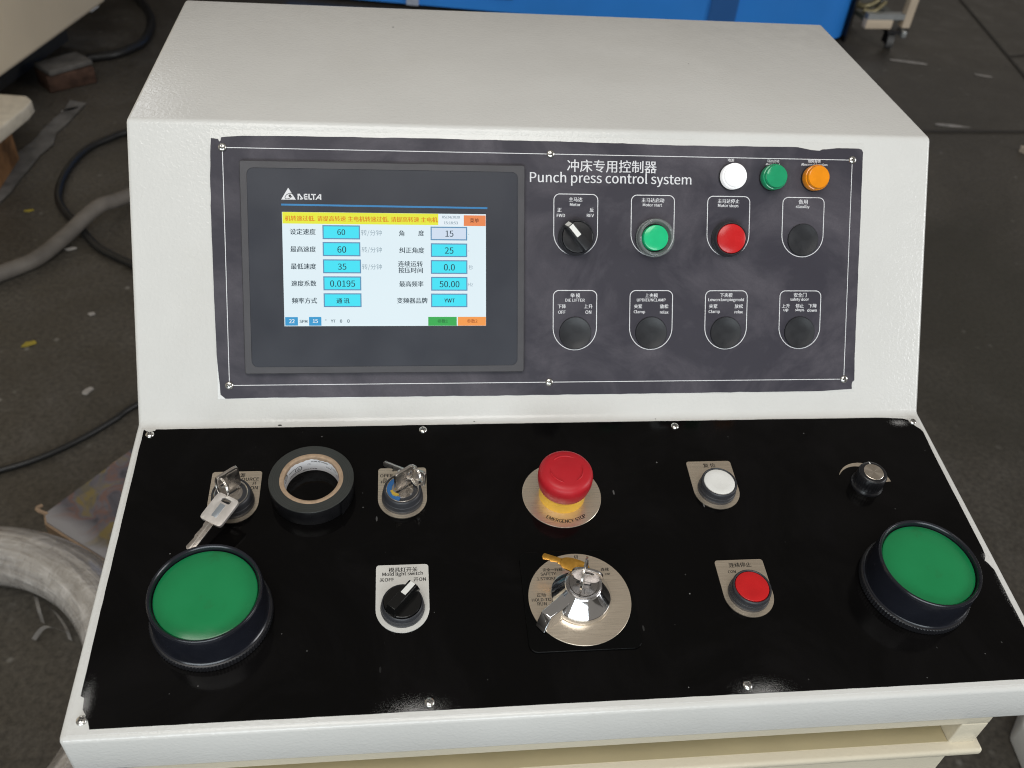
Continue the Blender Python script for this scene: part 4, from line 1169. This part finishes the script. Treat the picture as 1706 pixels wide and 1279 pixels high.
pat = CARTM.ramp(pn, [(0.36, (0.05, 0.048, 0.058, 1)), (0.45, (0.10, 0.09, 0.105, 1)), (0.52, (0.15, 0.085, 0.07, 1)), (0.58, (0.12, 0.11, 0.125, 1)), (0.66, (0.17, 0.13, 0.05, 1))])
pat = CARTM.mix(CARTM.ramp(pw, [(0.5, 0.0), (0.64, 0.55)]), pat, (0.07, 0.075, 0.09, 1))
sepx = CARTM.n('ShaderNodeSeparateXYZ'); CARTM.link(cco, sepx.inputs[0])
CARTM.base(CARTM.mix(CARTM.ramp(CARTM.math('ADD', CARTM.math('MULTIPLY', sepx.outputs['Y'], 1.0), CARTM.math('MULTIPLY', pn, 0.06)), [(0.04, 1.0), (0.075, 0.0)]), pat, (0.30, 0.295, 0.31, 1)))
exd = Vector((0.124, -0.098, 0)).normalized(); eyd = Vector((0.134, 0.192, 0)).normalized()
MCt = Matrix.Identity(4)
for i in range(3): MCt[i][0], MCt[i][1] = exd[i], eyd[i]
MCt[0][3], MCt[1][3], MCt[2][3] = -0.812, 0.694, FLOOR
ct = tag(empty('carton', None, MCt), 'flat colour printed carton lying on the floor beside the console', 'carton')
b = MB(); b.prism(jag([(0.0, 0.012), (0.02, 0.0), (0.42, 0.0), (0.42, 0.40), (0.0, 0.40)], 0.05, 0.004), 0.004, 0.046)
b.build('printed_face', CARTM.m, ct, MCt, smooth=30, scale=1.0)
b = MB(); b.prism(jag([(-0.003, 0.010), (0.018, -0.004), (0.423, -0.004), (0.423, 0.403), (-0.003, 0.403)], 0.05, 0.004), 0.0, 0.042)
b.build('card_edge', CARD, ct, MCt, smooth=30, scale=1.0)
b = MB(); b.tube(smooth_path([(0.004, 0.014, .044), (-0.012, 0.008, .05), (-0.022, 0.012, .047), (-0.024, 0.022, .043)]), 0.004, 6)
b.build('torn_flap', CARD, ct, MCt, smooth=50, scale=1.0)
CLEARS = plain('cloudy_plastic_strip', (0.15, 0.14, 0.13), 0.2, 0, 0.5, 0.2, 30)
for pts, lab in (([(-0.782, 0.532, .02), (-0.772, 0.515, .03), (-0.762, 0.492, .026), (-0.756, 0.478, .01)], 'short cloudy plastic strip lying inside the coil, the farther one'),
                 ([(-0.762, 0.444, .01), (-0.745, 0.452, .03), (-0.728, 0.452, .034), (-0.706, 0.448, .02)], 'short cloudy plastic strip lying inside the coil, the nearer one'),
                 ([(-0.757, 0.512, .012), (-0.735, 0.490, .02), (-0.712, 0.462, .02), (-0.700, 0.440, .01)], 'long dull plastic strip lying between the two short strips')):
    b = MB(); p = smooth_path(pts); vs = []
    for i, q in enumerate(p):
        vs += [(q.x - 0.004, q.y + 0.002, q.z), (q.x + 0.004, q.y - 0.002, q.z), (q.x + 0.004, q.y - 0.002, q.z + 0.0012), (q.x - 0.004, q.y + 0.002, q.z + 0.0012)]
    b.add(vs, [(4 * i + k, 4 * i + (k + 1) % 4, 4 * i + 4 + (k + 1) % 4, 4 * i + 4 + k) for i in range(len(p) - 1) for k in range(4)])
    tag(b.build('plastic_strip', CLEARS if 'short' in lab else HOSE, None, ground(), smooth=50, scale=1.0), lab, 'plastic strip')
# small scraps
def scrap(name, x, y, w, h, rot, mat, lab, cat, t=0.004, seed=0):
    rnd = random.Random(seed); n = 9
    P = [((w / 2) * math.cos(2 * math.pi * k / n) * rnd.uniform(0.6, 1.1), (h / 2) * math.sin(2 * math.pi * k / n) * rnd.uniform(0.6, 1.1)) for k in range(n)]
    b = MB(); b.prism(P, 0.001, t, 0, Matrix.Translation((x, y, 0)) @ Matrix.Rotation(rot, 4, 'Z'))
    return tag(b.build(name, mat, None, ground(), smooth=30, scale=1.0), lab, cat)
LEAF = plain('dull_yellow_scrap', (0.27, 0.21, 0.03), 0.6, 0, 0.3, 0.2, 40)
SCRW = plain('dull_white_scrap', (0.30, 0.28, 0.26), 0.6, 0, 0.3, 0.2, 30)
scrap('leaf_scrap', -1.009, 1.284, 0.040, 0.022, 0.5, LEAF, 'small dull yellow scrap on the floor left of the console', 'scrap', 0.003, 3)
scrap('leaf_scrap', -1.185, 1.90, 0.028, 0.014, 0.2, LEAF, 'tiny yellowish scrap on the floor between hose and plate', 'scrap', 0.003, 5)
scrap('paper_scrap', -0.835, 1.108, 0.040, 0.02, 1.0, SCRW, 'pale paper scrap on the floor left of the lower fascia', 'paper scrap', 0.003, 7)
scrap('paper_scrap', -1.02, 1.70, 0.04, 0.016, 0.3, SCRW, 'pale sliver of paper lying below the hose crossing', 'paper scrap', 0.003, 9)
scrap('paper_scrap', -0.895, 1.402, 0.02, 0.016, 0.4, SCRW, 'tiny pale paper dot midway along the left floor', 'paper scrap', 0.003, 11)
scrap('paper_scrap', -1.24, 2.57, 0.07, 0.022, 0.6, SCRW, 'pale paper scrap on the floor in front of the brick', 'paper scrap', 0.004, 13)
CHIPM = plain('pale_wood_chip', (0.40, 0.34, 0.27), 0.6, 0, 0.3, 0.2, 30)
scrap('wood_chip', 2.24, 2.395, 0.11, 0.05, -0.5, CHIPM, 'pale wood chip on the floor at the right edge', 'wood chip', 0.02, 2)
scrap('wood_strip', 2.14, 3.255, 0.19, 0.018, -0.22, SCRW, 'thin pale strip on the floor in front of the trolley caster', 'strip', 0.006, 4)
scrap('paper_scrap', 2.02, 2.62, 0.16, 0.024, -0.15, SCRW, 'long pale paper sliver on the floor right of the console', 'paper scrap', 0.003, 6)
scrap('paper_scrap', 2.43, 3.13, 0.10, 0.026, -0.4, SCRW, 'pale sliver of paper on the floor near the joint', 'paper scrap', 0.003, 8)
b = MB(); b.prism([(0.885, -0.2), (1.3, -0.2), (1.3, 0.45), (1.06, 0.30), (0.93, 0.165)], 0.0, 0.06)
tag(b.build('foam_board', plain('off_white_foam', (0.55, 0.55, 0.53), 0.6, 0, 0.3, 0.06, 10), None, ground(), smooth=30, bevel=0.008, scale=1.0), 'off white foam board on the floor at the lower right corner', 'foam board')

# ---------------- blue machine and trolley behind
BLUEM = plain('blue_machine_paint', (0.030, 0.26, 0.82), 0.42, 0, 0.45, 0.1, 2.0)
BLUED = plain('dark_blue_machine_paint', (0.020, 0.120, 0.38), 0.45, 0, 0.45, 0.1, 2.0)
dx_ = Vector((2.40, -0.335, 0)).normalized(); dy_ = Vector((-dx_.y, dx_.x, 0))
MBl = Matrix.Identity(4)
for i in range(3): MBl[i][0], MBl[i][1] = dx_[i], dy_[i]
MBl[0][3], MBl[1][3], MBl[2][3] = -0.62, 3.772, FLOOR
bl = tag(empty('blue_machine', None, MBl), 'large blue painted machine standing behind the console', 'machine')
b = MB(); Lb = 2.56
cor = [(0, 0.0), (Lb - 0.16, 0.0)] + [(Lb - 0.16 + 0.16 * math.sin(R(k * 10)), 0.16 - 0.16 * math.cos(R(k * 10))) for k in range(1, 10)] + [(Lb, 1.0), (0, 1.0)]
b.prism(cor, 0.02, 1.1)
b.build('body', BLUEM, bl, MBl, smooth=40, scale=1.0)
b = MB(); b.box(1.90, 2.02, -0.012, 0.02, 0.05, 1.0); b.build('recessed_panel', BLUED, bl, None, smooth=30, scale=1.0)
b = MB(); b.box(0.60, 1.02, -0.01, 0.02, 0.08, 1.0); b.build('side_cover', BLUED, bl, None, smooth=30, scale=1.0)
b = MB(); b.box(0.545, 0.60, -0.014, 0.02, 0.02, 1.0); b.build('pale_strip', plain('pale_blue_strip', (0.42, 0.47, 0.58), 0.5), bl, None, smooth=30, scale=1.0)
cor2 = [(Lb - 0.14 + 0.17 * math.sin(R(k * 10)), 0.16 - 0.17 * math.cos(R(k * 10))) for k in range(5, 10)] + [(Lb + 0.03, 1.0), (Lb - 0.02, 1.0), (Lb - 0.02, 0.2)]
b = MB(); b.prism(cor2, 0.0, 1.1); b.build('edge_seal', BLACKP, bl, None, smooth=40, scale=1.0)
b = MB(); b.box(-1.9, -0.02, 0.05, 1.0, 0.0, 0.9)
tag(b.build('steel_rack', plain('dark_brown_rack_paint', (0.03, 0.022, 0.02), 0.5), None, MBl, smooth=30, bevel=0.01, scale=1.0), 'dark brown rack standing left of the blue machine', 'rack')
TRW = plain('cream_trolley_paint', (0.66, 0.55, 0.42), 0.45, 0, 0.4, 0.08, 8)
TRS = plain('dull_silver_rail', (0.42, 0.44, 0.44), 0.35, 0.6, 0.5, 0.1, 20)
WHM = plain('grey_rubber_wheel', (0.10, 0.10, 0.10), 0.5)
TRG = plain('grey_green_shelf', (0.075, 0.085, 0.075), 0.35, 0, 0.5, 0.15, 10)
MT = Matrix.Translation((2.162, 3.425, FLOOR)) @ Matrix.Rotation(R(4), 4, 'Z')
tl = tag(empty('trolley', None, MT), 'cream framed trolley with a grey shelf on black casters', 'trolley')
b = MB(); b.box(-0.20, -0.07, -0.0, 0.04, 0.085, 0.125)
b.build('front_rail', TRW, tl, MT, smooth=30, bevel=0.004, scale=1.0)
b = MB(); b.box(-0.20, 0.02, 0.46, 0.50, 0.085, 0.125)
b.build('back_rail', TRW, tl, MT, smooth=30, bevel=0.004, scale=1.0)
for (x, y) in ((-0.02, 0.0), (-0.02, 0.46), (-0.21, 0.46)):
    b = MB(); b.box(x, x + 0.04, y, y + 0.04, 0.09, 0.85); b.build('post', TRW, tl, None, smooth=30, bevel=0.004, scale=1.0)
b = MB(); b.box(-0.20, -0.02, 0.002, 0.035, 0.126, 0.15); b.build('silver_rail', TRS, tl, None, smooth=30, scale=1.0)
b = MB(); b.box(-0.20, -0.02, 0.036, 0.46, 0.11, 0.128); b.build('shelf', TRG, tl, None, smooth=30, scale=1.0)
for (x, y) in ((-0.045, 0.02), (-0.05, 0.48), (-0.17, 0.48)):
    b = MB(); b.box(x - 0.045, x + 0.055, y - 0.035, y + 0.035, 0.070, 0.084)
    M = Matrix.Translation((x - 0.008, y, 0.036)) @ Matrix.Rotation(R(90), 4, 'X')
    b.box(x - 0.03, x - 0.022, y - 0.02, y + 0.02, 0.02, 0.072); b.box(x + 0.0, x + 0.008, y - 0.02, y + 0.02, 0.02, 0.072)
    cst = b.build('caster', BLACKP, tl, None, smooth=30, scale=1.0)
    b = MB(); b.lathe([(0.030, -0.014), (0.030, 0.014)], 28, 0, (0, 0), Matrix.Translation((x - 0.011, y - 0.015, 0.0305)) @ Matrix.Rotation(R(70), 4, 'Z') @ Matrix.Rotation(R(90), 4, 'X'))
    b.build('wheel', WHM, cst, None, smooth=40, scale=1.0)
    b = MB(); b.box(x + 0.02, x + 0.045, y - 0.05, y - 0.01, 0.055, 0.085); b.build('brake_pedal', TRS, cst, None, smooth=30, bevel=0.006, scale=1.0)
gm = tag(empty('gauge_stand', None, MT @ Matrix.Translation((-0.15, 0.20, 0.128))), 'silver post and pipes standing on the trolley shelf', 'stand')
b = MB(); b.tube([(0.08, -0.06, 0), (0.08, -0.06, 0.42)], 0.022, 14); b.build('post', TRS, gm, None, smooth=50, scale=1.0)
b = MB(); b.tube(smooth_path([(-0.05, -0.04, 0.02), (-0.02, -0.09, 0.02), (0.03, -0.10, 0.05), (0.07, -0.06, 0.12)]), 0.012, 10)
b.tube(smooth_path([(-0.05, -0.14, 0.02), (0.0, -0.15, 0.02), (0.06, -0.12, 0.05)]), 0.010, 10)
b.build('pipe', plain('olive_brass_pipe', (0.30, 0.26, 0.15), 0.4, 0.5), gm, None, smooth=50, scale=1.0)
